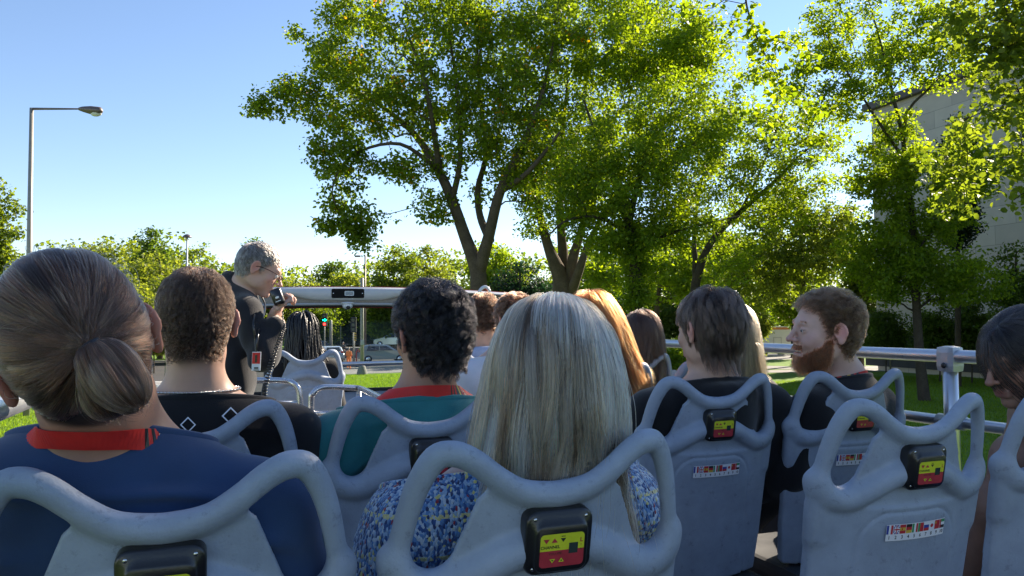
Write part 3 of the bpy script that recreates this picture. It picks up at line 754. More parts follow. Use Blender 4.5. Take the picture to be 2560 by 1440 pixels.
def long_hair(H, n, L_, seed, part=(0, .03, .12), m=16, thick=.018, clumps=260, camt=.5, coll=None, wave=.004, back=.25, spread=.0, front=.07, blow=None, tipj=.06, nape=-.075, outward=.0, ymin=None, lock=0.):
    g = np.random.default_rng(seed); k = H.k; P, sd = roots(n, k, seed, nape, front); N = normals(sd, P)
    lens = L_*g.uniform(1-tipj*2, 1.0+tipj*.5, n); lay = thick*g.random(n)**.8+.002; down = H.R.T @ np.array([0, 0, -1.])
    fl = P-np.array(part)*k; fl[:, 2] *= .5; fl = fl-N*(fl*N).sum(1)[:, None]; fl /= np.linalg.norm(fl, axis=1)[:, None]+1e-6
    back_v = np.array([0, -1., 0]); d = fl+N*.35+back_v*back*.5; d /= np.linalg.norm(d, axis=1)[:, None]
    Q = np.zeros((n, m, 3)); Q[:, 0] = P; p = P.copy()
    for i in range(1, m):
        st = lens/(m-1); p = p+d*st[:, None]; dd = sd(p); want = lay*min(1, i/2.5); Nn = normals(sd, p); p = p+Nn*np.clip(want-dd, 0, .03)[:, None]
        if coll is not None:
            pw = H.w(p); cd_ = coll(pw); cn = normals(coll, pw); p = H.l(pw+cn*np.clip(lay*.8+.003-cd_, 0, .03)[:, None])
        if ymin is not None:
            pw = H.w(p); dz_ = SEAT_Z-pw[:, 2]; lim = ymin+np.where(dz_ > 0, dz_*.20+.9*np.minimum(1, dz_/.05)*(pw[:, 0]-C2)**2, dz_*.45)+lay*.2; pw[:, 1] = np.maximum(pw[:, 1], lim); p = H.l(pw)
        near = np.clip(1-(dd-.004)/.03, 0, 1)[:, None]; tan = d-Nn*np.maximum(0, (d*Nn).sum(1))[:, None]*near*.7
        d = tan*1.0+down*(.35+.5*(1-near))+back_v*back*.12*near+g.normal(0, .05, (n, 3))+(H.R.T @ np.array(blow) if blow is not None else 0)+np.sign(p[:, :1])*np.array([outward, 0, 0])
        d /= np.linalg.norm(d, axis=1)[:, None]; Q[:, i] = p
    Q, cid = clump_to(Q, clumps, camt, seed, .9)
    t = np.linspace(0, 1, m)[None]; phc = g.random((cid.max()+1, 2))*6.28
    Q[..., 0] += wave*t*np.sin(phc[cid][:, :1]+t*7); Q[..., 1] += wave*t*np.sin(phc[cid][:, 1:]+t*6)
    Q += g.normal(0, 1, (cid.max()+1, 3))[cid][:, None]*lock*np.minimum(1, t*2.5)[..., None]
    Q += g.normal(0, .0009, (n, 1, 3))*t[..., None]*3
    return H.w(Q), cid
def person(label, H, skin, cap_col, torso, seed=0, res=.0042, mats=None, head_kw={}, neck=None, arms=(), hands=(), post=None, cap=True, nape=-.07, front=.066, extra=None):
    """one continuous body mesh: head, neck, chest, arms. torso: dict(neck, sh (half width), yaw, lean, hip)"""
    S = SDF(); T = torso; nb = np.array(T['neck']); ty = T.get('yaw', 0.); Rt_ = rotm(ty, T.get('lean', 0), T.get('roll', 0)); sh = T.get('sh', .185)
    B = lambda *p: nb+Rt_ @ np.array(p, float)
    head_sdf(S, H.C, H.R, H.k, neckto=B(0, -.0, -.01), **head_kw)
    body_parts(S, B, Rt_, sh, T)
    for a in arms: S.chain(a[0], a[1], .03)
    for h in hands: hand_sdf(S, **h)
    if extra: extra(S)
    V, Fc = S.mesh(res, clip=T.get('clip'))
    me = mesh_np('person', V, Fc, M_skin); L_ = H.l(V); k = H.k
    tone = np.tile(np.array(skin), (len(V), 1)); g = np.random.default_rng(seed)
    r_ = lambda c, s_: np.exp(-(((L_/k-np.array(c))/s_)**2).sum(1))[:, None]
    for sx in (-1, 1):
        tone = tone*(1-r_((sx*.045, .06, -.03), .022)*np.array([0, .16, .12])); tone = tone*(1-r_((sx*.082, -.02, 0), .035)*np.array([-.12, .22, .20]))
    tone = tone*(1-r_((0, .11, -.03), .016)*np.array([0, .22, .15])); lip = np.exp(-((L_[:, 2]/k+.067)/.0095)**2)*np.exp(-(L_[:, 0]/k/.022)**2)*(L_[:, 1]/k > .080)
    tone = tone*(1-lip[:, None]*np.array([.12, .42, .34]))
    if cap:
        a = 1/(1+np.exp(-np.clip(hairline(L_, k, nape, front)/.004, -30, 30))); a *= (np.linalg.norm(L_-HC*k, axis=1) < .14*k)&(np.abs(L_[:, 0]) < .0765*k); tone = tone*(1-a[:, None])+np.array(cap_col)*a[:, None]
    for sx in (-1, 1):                        # lash line
        tone = tone*(1-.75*np.exp(-((L_[:, 2]/k+.0002-.0018*np.cos((np.abs(L_[:, 0]/k)-.031)*110))/.0016)**2)*np.exp(-((L_[:, 0]/k-sx*.0315)/.010)**4)*(L_[:, 1]/k > .072))[:, None]
    if post: tone = post(L_/k, tone)
    attr(me, 'tone', np.concatenate([tone, np.ones((len(V), 1))], 1), 'FLOAT_COLOR')
    root = link('person', me, None, label=label, cat='person'); root['_'] = 0; del root['_']
    return root, B, Rt_, S
def body_parts(S, B, Rt_, sh, T, g=0.):
    """chest, shoulders, upper arms; g grows every radius (for clothing)"""
    S.cap(B(0, 0, .0), B(0, -.005, -.06), .062+g, .085+g, .04)
    S.cap(B(-.06, -.01, -.075), B(.06, -.01, -.075), .062+g, None, .05)
    for sx in (-1, 1): S.cap(B(sx*.05, -.008, -.045), B(sx*sh, -.005, -.105), .046+g, .056+g, .05)
    S.ell(B(0, .015, -.22), (sh*.97+g, .100+g, .19+g), Rt_, .06); S.ell(B(0, .02, -.45), (sh*.84+g, .10+g, .20+g), Rt_, .08)
    ak = T.get('ak', 1.)
    for sx, A in ((-1, T.get('armL')), (1, T.get('armR'))):
        if A is None: A = [(sx*(sh+.045), .02, -.36), (sx*(sh+.02), .20, -.52)]
        S.chain([B(sx*sh, -.005, -.11)]+[B(*q) if len(q) == 3 else np.array(q[:3]) for q in A], [q_*ak+g for q_ in (.058, .050, .042, .036, .03)][:len(A)+1], .035)
def garment(name, B, Rt_, sh, T, m, parent, creases=(), g=.010, neckr=.072, neckz=-.035, res=.006, fold=.004, seed=0, hood=False, sleeve=None, collar=0, clipz=None, neckdir=None):
    S = SDF(); body_parts(S, B, Rt_, sh, T, g)
    if collar: S.cap(B(0, -.004, -.03), B(0, -.002, collar), neckr+.004, neckr-.004, .02)
    if hood:
        for t in np.linspace(-2.6, 2.6, 13)[:-1]:
            t2 = t+5.2/12; f = lambda a: B(.083*math.sin(a), -.035-.066*math.cos(a), -.050+.022*math.cos(a)); S.cap(f(t), f(t2), .030, .030, .02)
        S.ell(B(0, -.085, -.11), (.10, .055, .085), Rt_, .03)
    ins = np.linalg.inv(Rt_); rg = np.random.default_rng(seed); ph = rg.random(12)*6.28
    def post(Fd, P):
        L_ = (P-B(0, 0, 0)) @ Rt_; x, y, z = L_[..., 0], L_[..., 1], L_[..., 2]
        w_ = (np.sin(23*x+9*z+ph[0]+2*np.sin(11*z+ph[1]))*.5+np.sin(41*z-13*x+ph[2]+2.2*np.sin(9*x+ph[3]))*.32+np.sin(61*x+37*z+31*y+ph[4])*.18)
        Fd = Fd+fold*w_*np.clip((-z-.05)/.08, 0.15, 1)
        for (x0, z0, x1, z1, amp, wd) in creases:
            ab = np.array([x1-x0, z1-z0]); t = ((x-x0)*ab[0]+(z-z0)*ab[1])/(ab @ ab); tc_ = np.clip(t, 0, 1); dd = np.hypot(x-x0-tc_*ab[0], z-z0-tc_*ab[1]-.012*np.sin(3.1*tc_)); Fd = Fd-np.where(y < .03, amp, 0)*np.exp(-(dd/wd)**2)*np.sin(math.pi*np.clip(t*.9+.05, 0, 1))
        # opening for the neck
        hole = (neckz-y*.42)-z; Fd = np.maximum(Fd, -hole)
        if clipz is not None: Fd = np.maximum(Fd, clipz-z)
        return Fd
    V, Fc = S.mesh(res, post=post, clip=T.get('clip')); me = mesh_np(name, V, Fc, m); o = link(name, me, parent)
    if not hood:
        th = np.linspace(0, 2*math.pi, 64, endpoint=False); z = np.full(64, neckz)
        for _ in range(5):
            P, d = ring_fit(S, B, Rt_, th, z-.003, -.001, 0); L_ = (P-B(0, 0, 0)) @ Rt_; z = neckz-.42*L_[:, 1]
        up_ = Rt_ @ np.array([0, 0, 1.]); mb = MB()
        V = np.concatenate([P+d*.0035-up_*.012, P+d*.0048-up_*.004, P+d*.0038+up_*.004, P-d*.001+up_*.007, P-d*.007+up_*.005, P-d*.008-up_*.006]); Fs = [(a*64+i, a*64+(i+1) % 64, (a+1)*64+(i+1) % 64, (a+1)*64+i) for a in range(5) for i in range(64)]
        mb.add(V, Fs); mb.build('collar', m, o)
    return o
def ring_fit(S, B, Rt_, th, z, off, yc=-.004):
    """points round the neck at angle th (0 = right, 90 deg = front), height z above the neck base, resting on the body"""
    th = np.asarray(th); z = np.broadcast_to(z, th.shape); d = np.stack([np.cos(th), np.sin(th), 0*th], 1) @ Rt_.T
    C0 = B(0, 0, 0)+(np.stack([0*th, yc+0*th, z], 1) @ Rt_.T); P = C0+d*.17
    for _ in range(28): P = P-d*np.clip(S.eval(P)-off, -.02, .05)[:, None]*.8
    return P, d
def lanyard(parent, S, B, Rt_, band=.026, stripes=(.9, 1.5), z0=.02, tilt=.02, span=2.7):
    """flat red neck ribbon lying on the neck, black and gold bars on one side"""
    mb = MB(); n = 90; th = np.linspace(-math.pi/2-span, -math.pi/2+span, n); zz = z0-tilt*(1+np.sin(th))-.03*np.maximum(0, np.sin(th))**2
    lo, d = ring_fit(S, B, Rt_, th, zz-band/2, .0025); hi, _ = ring_fit(S, B, Rt_, th, zz+band/2, .0025)
    for i in range(n-1):
        c = .5*(th[i]+th[i+1])+math.pi*.5; u = (c-stripes[0])/(stripes[1]-stripes[0]); mi = 0
        if 0 < u < 1: mi = (1, 0, 1, 0, 1, 2, 1, 0, 1)[int(u*9)]
        V = [lo[i], lo[i+1], hi[i+1], hi[i]]; out = [v+d[i]*.0012 for v in V]
        mb.add(V+out, [(3, 2, 1, 0), (4, 5, 6, 7), (0, 1, 5, 4), (2, 3, 7, 6)], mi, False)
    return mb.build('lanyard', [M_lred, M_blk, M_lgold], parent)
M_lred = mat('lanyard_red', (.60, .022, .016), .6, noise=.08, nscale=80, bump=.1, bscale=900); M_lgold = mat('lanyard_gold', (.62, .42, .04), .6)
M_eye = mat('eye_white', (.7, .68, .66), .15); M_iris = mat('eye_iris_dark', (.05, .04, .035), .1); M_tooth = mat('teeth', (.72, .68, .62), .3)
FWD = 0.
def ptY(px, py, Y):
    return pt(px, py, Y/(_fw[1]+_rt[1]*(px-1280)/F+_up[1]*(720-py)/F))
# A --- ponytail in a low bun, navy top, nearest left
kA = 1.04; HA = Head(ptY(196, 880, S1+.10), rotm(R(8), R(10), R(-21)), kA); nA = ptY(275, 1088, S1+.165)
TA = dict(neck=nA, yaw=R(-10), lean=R(-4), roll=R(3), sh=.205, armL=[(-.27, .0, -.36), (-.27, .12, -.55)], armR=[(.275, .02, -.36), (.30, .12, -.55)])
pA, B, Rt_, S = person('person with brown hair in a low bun, wearing a navy top and red lanyard', HA, (.40, .22, .155), (.02, .012, .009), TA, 1, res=.004, nape=-.094)
M_navy = cloth_mat('navy_cotton', (.024, .055, .135), weave=700, bump=.15, noise=.1)
garment('shirt', B, Rt_, .205, TA, M_navy, pA, g=.012, neckz=.000, seed=3, fold=.007, res=.0048, creases=[(.01, -.055, .20, -.075, .010, .008), (.06, -.095, .26, -.13, .014, .012), (-.20, -.08, -.03, -.06, .010, .010), (.10, -.20, .24, -.15, .014, .016), (.0, -.085, .15, -.10, .007, .006), (-.18, -.2, -.05, -.13, .007, .014), (.16, -.33, .25, -.2, .01, .014)])
lanyard(pA, S, B, Rt_, band=.027, stripes=(.75, 1.35), z0=.016)
def lobe(H, nb, seed, tie, bc, br):
    g = np.random.default_rng(seed); k = H.k; m2 = 14
    tie = np.array(tie)*k; bc = np.array(bc)*k; br = np.array(br)*k; ax = bc-tie; ax = ax/np.linalg.norm(ax); e1 = np.cross(ax, [0, 1., 0]); e1 /= np.linalg.norm(e1); e2 = np.cross(ax, e1)
    an = g.random(nb)*6.28; rad = g.uniform(.80, 1.0, nb); Q2 = np.zeros((nb, m2, 3)); tw = g.normal(-.5, .12, nb)
    for i, t in enumerate(np.linspace(0, 1, m2)):
        ph = t*math.pi*.95; a2 = an+tw*t
        Q2[:, i] = bc-ax*(math.cos(ph)*br[2])*(.9+.1*rad[:, None])+((np.cos(a2)*br[0])[:, None]*e1+(np.sin(a2)*br[1])[:, None]*e2)*math.sin(ph)*rad[:, None]
        if i == 0: Q2[:, 0] = tie+g.normal(0, .003, (nb, 3))
    Q2, c2 = clump_to(Q2, 30, .6, seed+1, .5); t9 = np.sin(np.linspace(0, 1, m2)*math.pi)[None, :, None]; Q2 = Q2+g.normal(0, .0035, (c2.max()+1, 3))[c2][:, None]*t9; return H.w(Q2), c2
HAD = float((HA.C-CAM) @ _fw)
def bun_hair(H, n, seed, tie, bc, br):
    g = np.random.default_rng(seed); k = H.k; P, _x = roots(n, k, seed, -.094, .066); sd = scalp_sdf(k, False); m = 14; tie = np.array(tie)*k; Q = np.zeros((n, m, 3))
    tj = tie+g.normal(0, .0035, (n, 3)); lay = .001+.0065*g.random(n)
    sp = np.array([0, 0, 0.]); u0 = P-HC*k; u1 = tj-HC*k; u0 /= np.linalg.norm(u0, axis=1)[:, None]; u1 /= np.linalg.norm(u1, axis=1)[:, None]
    om = np.arccos(np.clip((u0*u1).sum(1), -1, 1)); ts = np.linspace(0, 1, m)
    for i, t in enumerate(ts):
        s_ = np.sin(om)+1e-6; u = (np.sin((1-t)*om)/s_)[:, None]*u0+(np.sin(t*om)/s_)[:, None]*u1
        X = solve_surface(sd, HC*k, u/np.linalg.norm(u, axis=1)[:, None], .16*k, 16); X = X+normals(sd, X)*(lay*math.sin(math.pi*min(1, t*1.0+.12)))[:, None]
        f = max(0, (t-.86)/.14); Q[:, i] = X*(1-f)+tj*f if f else X
    Q, c1 = clump_to(Q, 260, .5, seed, .7); t9 = np.sin(np.linspace(0, 1, m)*math.pi)[None, :, None]; Q = Q+g.normal(0, .0013, (c1.max()+1, 3))[c1][:, None]*t9; q1 = H.w(Q)
    # the folded bun: strands arch from the tie over an egg-shaped form
    nb = n//2; m2 = 14; bc = np.array(bc)*k; br = np.array(br)*k; ax = bc-tie; L0 = np.linalg.norm(ax); ax = ax/L0; e1 = np.cross(ax, [0, 1., 0]); e1 /= np.linalg.norm(e1); e2 = np.cross(ax, e1)
    an = g.random(nb)*6.28; rad = g.uniform(.80, 1.0, nb); Q2 = np.zeros((nb, m2, 3)); tw = g.normal(.35, .10, nb)
    for i, t in enumerate(np.linspace(0, 1, m2)):
        ph = t*math.pi*.93; c = -math.cos(ph); s_ = math.sin(ph); a2 = an+tw*t
        Q2[:, i] = bc+ax*(c*br[2])*(.9+.1*rad[:, None])+((np.cos(a2)*br[0])[:, None]*e1+(np.sin(a2)*br[1])[:, None]*e2)*s_*rad[:, None]
        if i == 0: Q2[:, 0] = tie+g.normal(0, .003, (nb, 3))
    Q2 += .0006*g.normal(0, 1, (nb, 1, 3)); Q2, c2 = clump_to(Q2, 55, .6, seed+1, .5); t9 = np.sin(np.linspace(0, 1, m2)*math.pi)[None, :, None]; Q2 = Q2+g.normal(0, .0042, (c2.max()+1, 3))[c2][:, None]*t9; return q1, c1, H.w(Q2), c2
tA = HA.l((HA.C+(pt(224, 868, 1.0)-CAM)*0+pt(224, 868, HAD-.105*kA)-HA.C)[None])[0]/kA; bA = HA.l(pt(290, 942, HAD-.104*kA)[None])[0]/kA
q1, c1, q2, c2 = bun_hair(HA, 26000, 5, tA, bA, (.030, .026, .044))
hair_obj('hair', q1, .00042, strand_cols(len(q1), (0.048, 0.021, 0.012), .45, 1, c1, .5, (0.17, 0.092, 0.058), .15), M_hair, pA, .2)
g_ = np.random.default_rng(77); ii = g_.integers(0, len(q1), 260); qf = q1[ii]+g_.normal(0, .0055, (260, 1, 3))*np.sin(np.linspace(0, 1, q1.shape[1])*math.pi)[None, :, None]+(q1[ii]-HA.C)*.05
hair_obj('flyaway_hair', qf, .00022, strand_cols(260, (.05, .03, .02), .3, 4), M_hair, pA)
bB = HA.l(pt(262, 972, HAD-.098*kA)[None])[0]/kA
q3, c3 = lobe(HA, 6000, 15, tA, bB, (.025, .023, .035)); q2 = np.concatenate([q2, q3]); c2 = np.concatenate([c2, c3+c2.max()+1])
g_ = np.random.default_rng(78); Qe = q2[g_.integers(0, len(q2), 500)]; Qe = Qe+g_.normal(0, .0045, (500, 1, 3))*np.linspace(.2, 1, 14)[None, :, None]; hair_obj('bun_wisps', Qe, .00022, strand_cols(500, (.05, .03, .022), .3, 5), M_hair, pA)
hair_obj('hair_bun', q2, .00050, strand_cols(len(q2), (.050, .023, .013), .45, 2, c2, .5, (.19, .105, .066), .2), M_hair, pA, .2)
Sb = SDF(); Sb.ell(HA.w(bA[None]*kA)[0], np.array((.030, .027, .042))*kA, None, .01)
ax_ = bA-tA; ax_ /= np.linalg.norm(ax_); e1_ = np.cross(ax_, [0, 1., 0]); e1_ /= np.linalg.norm(e1_); e2_ = np.cross(ax_, e1_)
Sb = SDF(); Sb.ell(HA.w(bA[None]*kA)[0], np.array((.025, .020, .037))*kA, HA.R @ np.stack([e1_, e2_, ax_], 1), .01); V, Fc = Sb.mesh(.004); M_core = mat('hair_core_brown', (.02, .012, .009), .8)
link('bun_core', mesh_np('bun_core', V, Fc, M_core), pA)
th_ = np.linspace(0, 2*math.pi, 24, endpoint=False); mb = MB(); mb.tube([HA.w((tA*kA+.011*(math.cos(t)*e1_+math.sin(t)*e2_))[None])[0] for t in th_], .004, 8, closed=True); mb.build('hair_tie', M_blk, pA)
# B --- short dark hair, silver chain, black tee
HB = Head(ptY(490, 808, S2+.12), rotm(R(0), R(6), R(-1)), .96); nB = ptY(490, 985, S2+.14)
TB = dict(neck=nB, yaw=R(-3), lean=R(-8), sh=.20, armR=[(.26, .03, -.30), (.27, .2, -.5)])
pB, B, Rt_, S = person('person with short dark hair, a silver chain and a black top printed with white squares', HB, (.46, .29, .22), (.03, .02, .016), TB, 2, res=.0042, nape=-.088)
M_blackc = cloth_mat('black_cotton', (.010, .010, .012), weave=600)
garment('shirt', B, Rt_, .20, TB, M_blackc, pB, g=.012, neckz=-.016, seed=4, creases=[(-.16, -.07, -.02, -.05, .006, .009), (.04, -.06, .19, -.09, .006, .009), (.08, -.15, .22, -.12, .008, .013)])
mb = MB(); th_ = np.linspace(-math.pi/2-2.2, -math.pi/2+2.2, 140); nk_, _ = ring_fit(S, B, Rt_, th_, .020-.010*(1+np.sin(th_)), .0030)
for i in range(0, 139, 2): mb.tube([nk_[i], nk_[i+1]], .0020 if i % 4 else .0030, 6)
mb.build('necklace', M_screw, pB)
q, cid = short_hair(HB, 24000, .021, 11, comb=(.1, -.2, -.9), crown=(.01, -.05, .11), lift=.5, thick=.010, nape=-.088, top=1.9, noise=.7, sides=.5, curlr=.0014, curlf=9, clumps=1300, camt=.6)
hair_obj('hair', q, .00036, strand_cols(len(q), (0.030, 0.0155, 0.009), .45, 3, cid, .3), M_hairm, pB)
def on_cloth(Sd, px, py, off, D0=.7):
    d = pt(px, py, 1)-CAM; d /= np.linalg.norm(d); p = CAM+d*D0
    for _ in range(60): p = p+d*max(0, float(Sd.eval(p[None])[0])-off)*.9
    return p
def ring_square(px, py, s_, D, name):          # white outlined squares printed on the shirt back
    c = pt(px, py, D); mb = MB()
    for a in range(4):
        t0, t1 = R(45+8+90*a), R(45+8+90*(a+1)); f = lambda t, r: tuple(c+_rt*math.cos(t-.78)*r+_up*math.sin(t-.78)*r*.8+_fw*0)
        mb.quad(f(t0, s_), f(t1, s_), f(t1, s_*.80), f(t0, s_*.80))
    mb.build(name, M_white, pB)
SB_ = SDF(); body_parts(SB_, B, Rt_, .20, TB, .012)
mb = MB()
for (cx, cy, s_) in ((577, 1040, 23), (470, 1062, 20)):
    o4 = [(0, -s_), (s_, 0), (0, s_), (-s_, 0)]
    for a in range(4):
        p0, p1 = o4[a], o4[(a+1) % 4]; pts_ = [(p0[0], p0[1]), (p1[0], p1[1]), (p1[0]*.80, p1[1]*.80), (p0[0]*.80, p0[1]*.80)]
        mb.add([on_cloth(SB_, cx+x, cy+y, .0065) for x, y in pts_], [(3, 2, 1, 0)], 0, False)
mb.build('printed_square', M_white, pB)
# C --- wavy black hair, teal tee
HC_ = Head(ptY(1078, 838, S2+.13), rotm(R(14), R(2), R(-3)), 1.0); nC = ptY(1062, 985, S2+.15)
TC = dict(neck=nC, yaw=R(2), lean=R(-7), sh=.205)
pC, B, Rt_, S = person('person with thick wavy black hair, teal shirt and red lanyard', HC_, (.36, .215, .15), (.012, .011, .012), TC, 3, res=.0042)
garment('shirt', B, Rt_, .205, TC, cloth_mat('teal_cotton', (.03, .185, .195), weave=600, bump=.2), pC, g=.012, neckz=-.022, seed=8, fold=.006, res=.0052, creases=[(-.02, -.052, .12, -.050, .005, .005), (-.16, -.06, -.04, -.045, .005, .008), (.02, -.10, .18, -.09, .006, .011), (-.2, -.18, -.08, -.10, .008, .013)])
lanyard(pC, S, B, Rt_, band=.034, stripes=(.55, 1.2), z0=.020)
q, cid = short_hair(HC_, 24000, .040, 12, comb=(.0, -.2, -.35), crown=(.0, -.06, .10), lift=.65, thick=.022, nape=-.080, top=1.35, noise=.8, curlr=.0045, curlf=8, clumps=700, camt=.8, m=10)
hair_obj('hair', q, .00038, strand_cols(len(q), (0.0065, 0.0055, 0.006), .4, 4, cid, .4), M_hair, pC)
# D --- long blonde hair, knitted jumper
HD = Head(ptY(1374, 925, S1+.17), rotm(R(-4), R(8), R(2)), .94); nD = ptY(1305, 1135, S1+.21)
TD = dict(neck=nD, yaw=R(3), lean=R(-8), sh=.175, armL=[(-.235, -.0, -.24), (-.24, .12, -.44)], armR=[(.19, .06, -.26), (.15, .22, -.44)])
pD, B, Rt_, S = person('person with long straight blonde hair over a blue knitted jumper', HD, (.45, .30, .24), (.16, .11, .08), TD, 4, res=.005)
M_knit = bpy.data.materials.new('blue_flecked_knit'); M_knit.use_nodes = True; n = M_knit.node_tree; b = n.nodes['Principled BSDF']; b.inputs['Roughness'].default_value = .95; b.inputs['Sheen Weight'].default_value = .4
tc = n.nodes.new('ShaderNodeTexCoord'); mp = n.nodes.new('ShaderNodeMapping'); mp.inputs['Scale'].default_value = (1.0, 1.0, .62); n.links.new(tc.outputs['Object'], mp.inputs[0])
vo = n.nodes.new('ShaderNodeTexVoronoi'); vo.inputs['Scale'].default_value = 260; n.links.new(mp.outputs[0], vo.inputs['Vector'])
sp_ = n.nodes.new('ShaderNodeSeparateColor'); n.links.new(vo.outputs['Color'], sp_.inputs[0]); cr = n.nodes.new('ShaderNodeValToRGB'); cr.color_ramp.interpolation = 'CONSTANT'
cr.color_ramp.elements[0].color = (.03, .09, .27, 1); cr.color_ramp.elements[1].position = .25; cr.color_ramp.elements[1].color = (.10, .24, .50, 1)
for p_, c in ((.48, (.28, .42, .62, 1)), (.70, (.48, .58, .70, 1)), (.85, (.02, .04, .13, 1)), (.93, (.28, .03, .05, 1)), (.955, (.62, .58, .22, 1))): e_ = cr.color_ramp.elements.new(p_); e_.color = c
n.links.new(sp_.outputs[0], cr.inputs[0]); wv = n.nodes.new('ShaderNodeTexWave'); wv.bands_direction = 'Z'; wv.inputs['Scale'].default_value = 5.2; wv.inputs['Distortion'].default_value = .6; n.links.new(tc.outputs['Object'], wv.inputs['Vector'])
gt = n.nodes.new('ShaderNodeMath'); gt.operation = 'GREATER_THAN'; gt.inputs[1].default_value = .975; n.links.new(wv.outputs['Fac'], gt.inputs[0]); mu_ = n.nodes.new('ShaderNodeMath'); mu_.operation = 'MULTIPLY'; g2 = n.nodes.new('ShaderNodeMath'); g2.operation = 'GREATER_THAN'; g2.inputs[1].default_value = .5
n.links.new(sp_.outputs[1], g2.inputs[0]); n.links.new(gt.outputs[0], mu_.inputs[0]); n.links.new(g2.outputs[0], mu_.inputs[1]); mx = n.nodes.new('ShaderNodeMix'); mx.data_type = 'RGBA'; mx.inputs[7].default_value = (.62, .58, .28, 1); n.links.new(mu_.outputs[0], mx.inputs[0]); n.links.new(cr.outputs[0], mx.inputs[6]); n.links.new(mx.outputs[2], b.inputs['Base Color'])
bp = n.nodes.new('ShaderNodeBump'); bp.inputs['Strength'].default_value = .9; bp.inputs['Distance'].default_value = .004; bp.invert = True; n.links.new(vo.outputs['Distance'], bp.inputs['Height']); n.links.new(bp.outputs[0], b.inputs['Normal'])
garment('jumper', B, Rt_, .175, TD, M_knit, pD, g=.024, neckz=-.03, seed=9, fold=.006)
Sc = SDF(); body_parts(Sc, B, Rt_, .19, TD, .028)
q, cid = long_hair(HD, 26000, .50, 13, part=(.012, .01, .12), m=18, thick=.019, clumps=95, camt=.66, coll=None, wave=.021, back=.1, tipj=.12, outward=.035, ymin=S1+.030, lock=.0055, blow=-_rt*.03)
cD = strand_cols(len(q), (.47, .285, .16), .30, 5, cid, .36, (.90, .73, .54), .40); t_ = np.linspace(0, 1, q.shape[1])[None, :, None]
dk = np.random.default_rng(3).random(cid.max()+1)[cid] < .30; cD = np.where(dk[:, None], cD*.24, cD); cD = cD[:, None]*(1-.62*np.exp(-t_/.14)*np.array([.8, 1, 1.1]))  # darkened clumps paint shadow between the locks; roots are darker hair
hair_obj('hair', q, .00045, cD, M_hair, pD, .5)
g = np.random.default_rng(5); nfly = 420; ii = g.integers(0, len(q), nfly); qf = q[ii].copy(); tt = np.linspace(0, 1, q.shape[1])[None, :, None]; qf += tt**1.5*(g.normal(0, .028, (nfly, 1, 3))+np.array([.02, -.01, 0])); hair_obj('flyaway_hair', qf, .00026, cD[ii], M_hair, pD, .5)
# E --- dark brown hair, black hoodie
HE = Head(pt(1772, 826, 2.45), rotm(R(9), R(1), R(0)), 1.04); nE = ptY(1782, 945, R2+PR+.15)
TE = dict(neck=nE, yaw=R(2), lean=R(-8), sh=.215)
pE, B, Rt_, S = person('person with swept dark brown hair in a black hoodie, right of the blonde hair', HE, (.50, .32, .25), (.03, .02, .016), TE, 5, res=.0045, nape=-.085)
garment('hoodie', B, Rt_, .215, TE, M_blackc, pE, g=.018, neckr=.072, neckz=-.01, seed=10, hood=True, fold=.006)
q, cid = short_hair(HE, 22000, .060, 14, comb=(.1, -.3, -.8), crown=(.01, -.03, .12), lift=.55, thick=.020, nape=-.094, top=1.1, noise=.35, curlr=.0015, curlf=3, clumps=320, camt=.7, m=11)
hair_obj('hair', q, .0003, strand_cols(len(q), (0.034, 0.021, 0.016), .4, 6, cid, .4, (0.085, 0.055, 0.042), .14), M_hair, pE)
# F --- red beard, turned to the left
HF = Head(ptY(2062, 826, R2+PR+.14), rotm(R(74), R(-2), R(-4)), 1.03); nF = ptY(2112, 945, R2+PR+.17)
TF = dict(neck=nF, yaw=R(20), lean=R(-6), sh=.205, armL=[(-.25, .04, -.30), (-.20, .2, -.5)])
def postF(L_, t): return t
pF, B, Rt_, S = person('smiling person with red beard in profile, black top and striped red lanyard', HF, (.66, .425, .345), (.10, .045, .025), TF, 6, res=.0032, head_kw=dict(smile=True, nose=1.0), nape=-.075, front=.094)
garment('sweater', B, Rt_, .205, TF, M_blackc, pF, g=.016, neckz=-.006, seed=11, fold=.006, hood=False)
lanyard(pF, S, B, Rt_, band=.027, stripes=(-1.75, -.55), z0=.022, tilt=.028)
mb = MB(); mb.tube([HF.w(np.array([[x*1.03, (.090-.35*abs(x))*1.03, (-.0665-.10*abs(x)*0)*1.03]]))[0] for x in np.linspace(-.018, .018, 7)], .0042, 8); mb.build('teeth', M_tooth, pF)
for sx in (-1, 1):
    c = HF.w(np.array([[sx*.0305, .0805, .0000]])*1.03)[0]; mb = MB(); mb.ball(c, .0108, 0, 14); ey = mb.build('eye', M_eye, pF)
    mb = MB(); mb.ball(HF.w(np.array([[sx*.0310, .0895, -.0015]])*1.03)[0], (.0045, .0030, .0036), 0, 10); mb.build('iris', M_iris, ey)
q, cid = short_hair(HF, 22000, .030, 15, comb=(.0, .25, .35), crown=(.0, -.07, .09), lift=.8, thick=.024, nape=-.080, front=.090, top=1.9, noise=.5, sides=.7, curlr=.003, curlf=7, clumps=800, camt=.7, m=9)
hair_obj('hair', q, .00027, strand_cols(len(q), (0.078, 0.0408, 0.0216), .25, 7, cid, .22), M_hairm, pF)
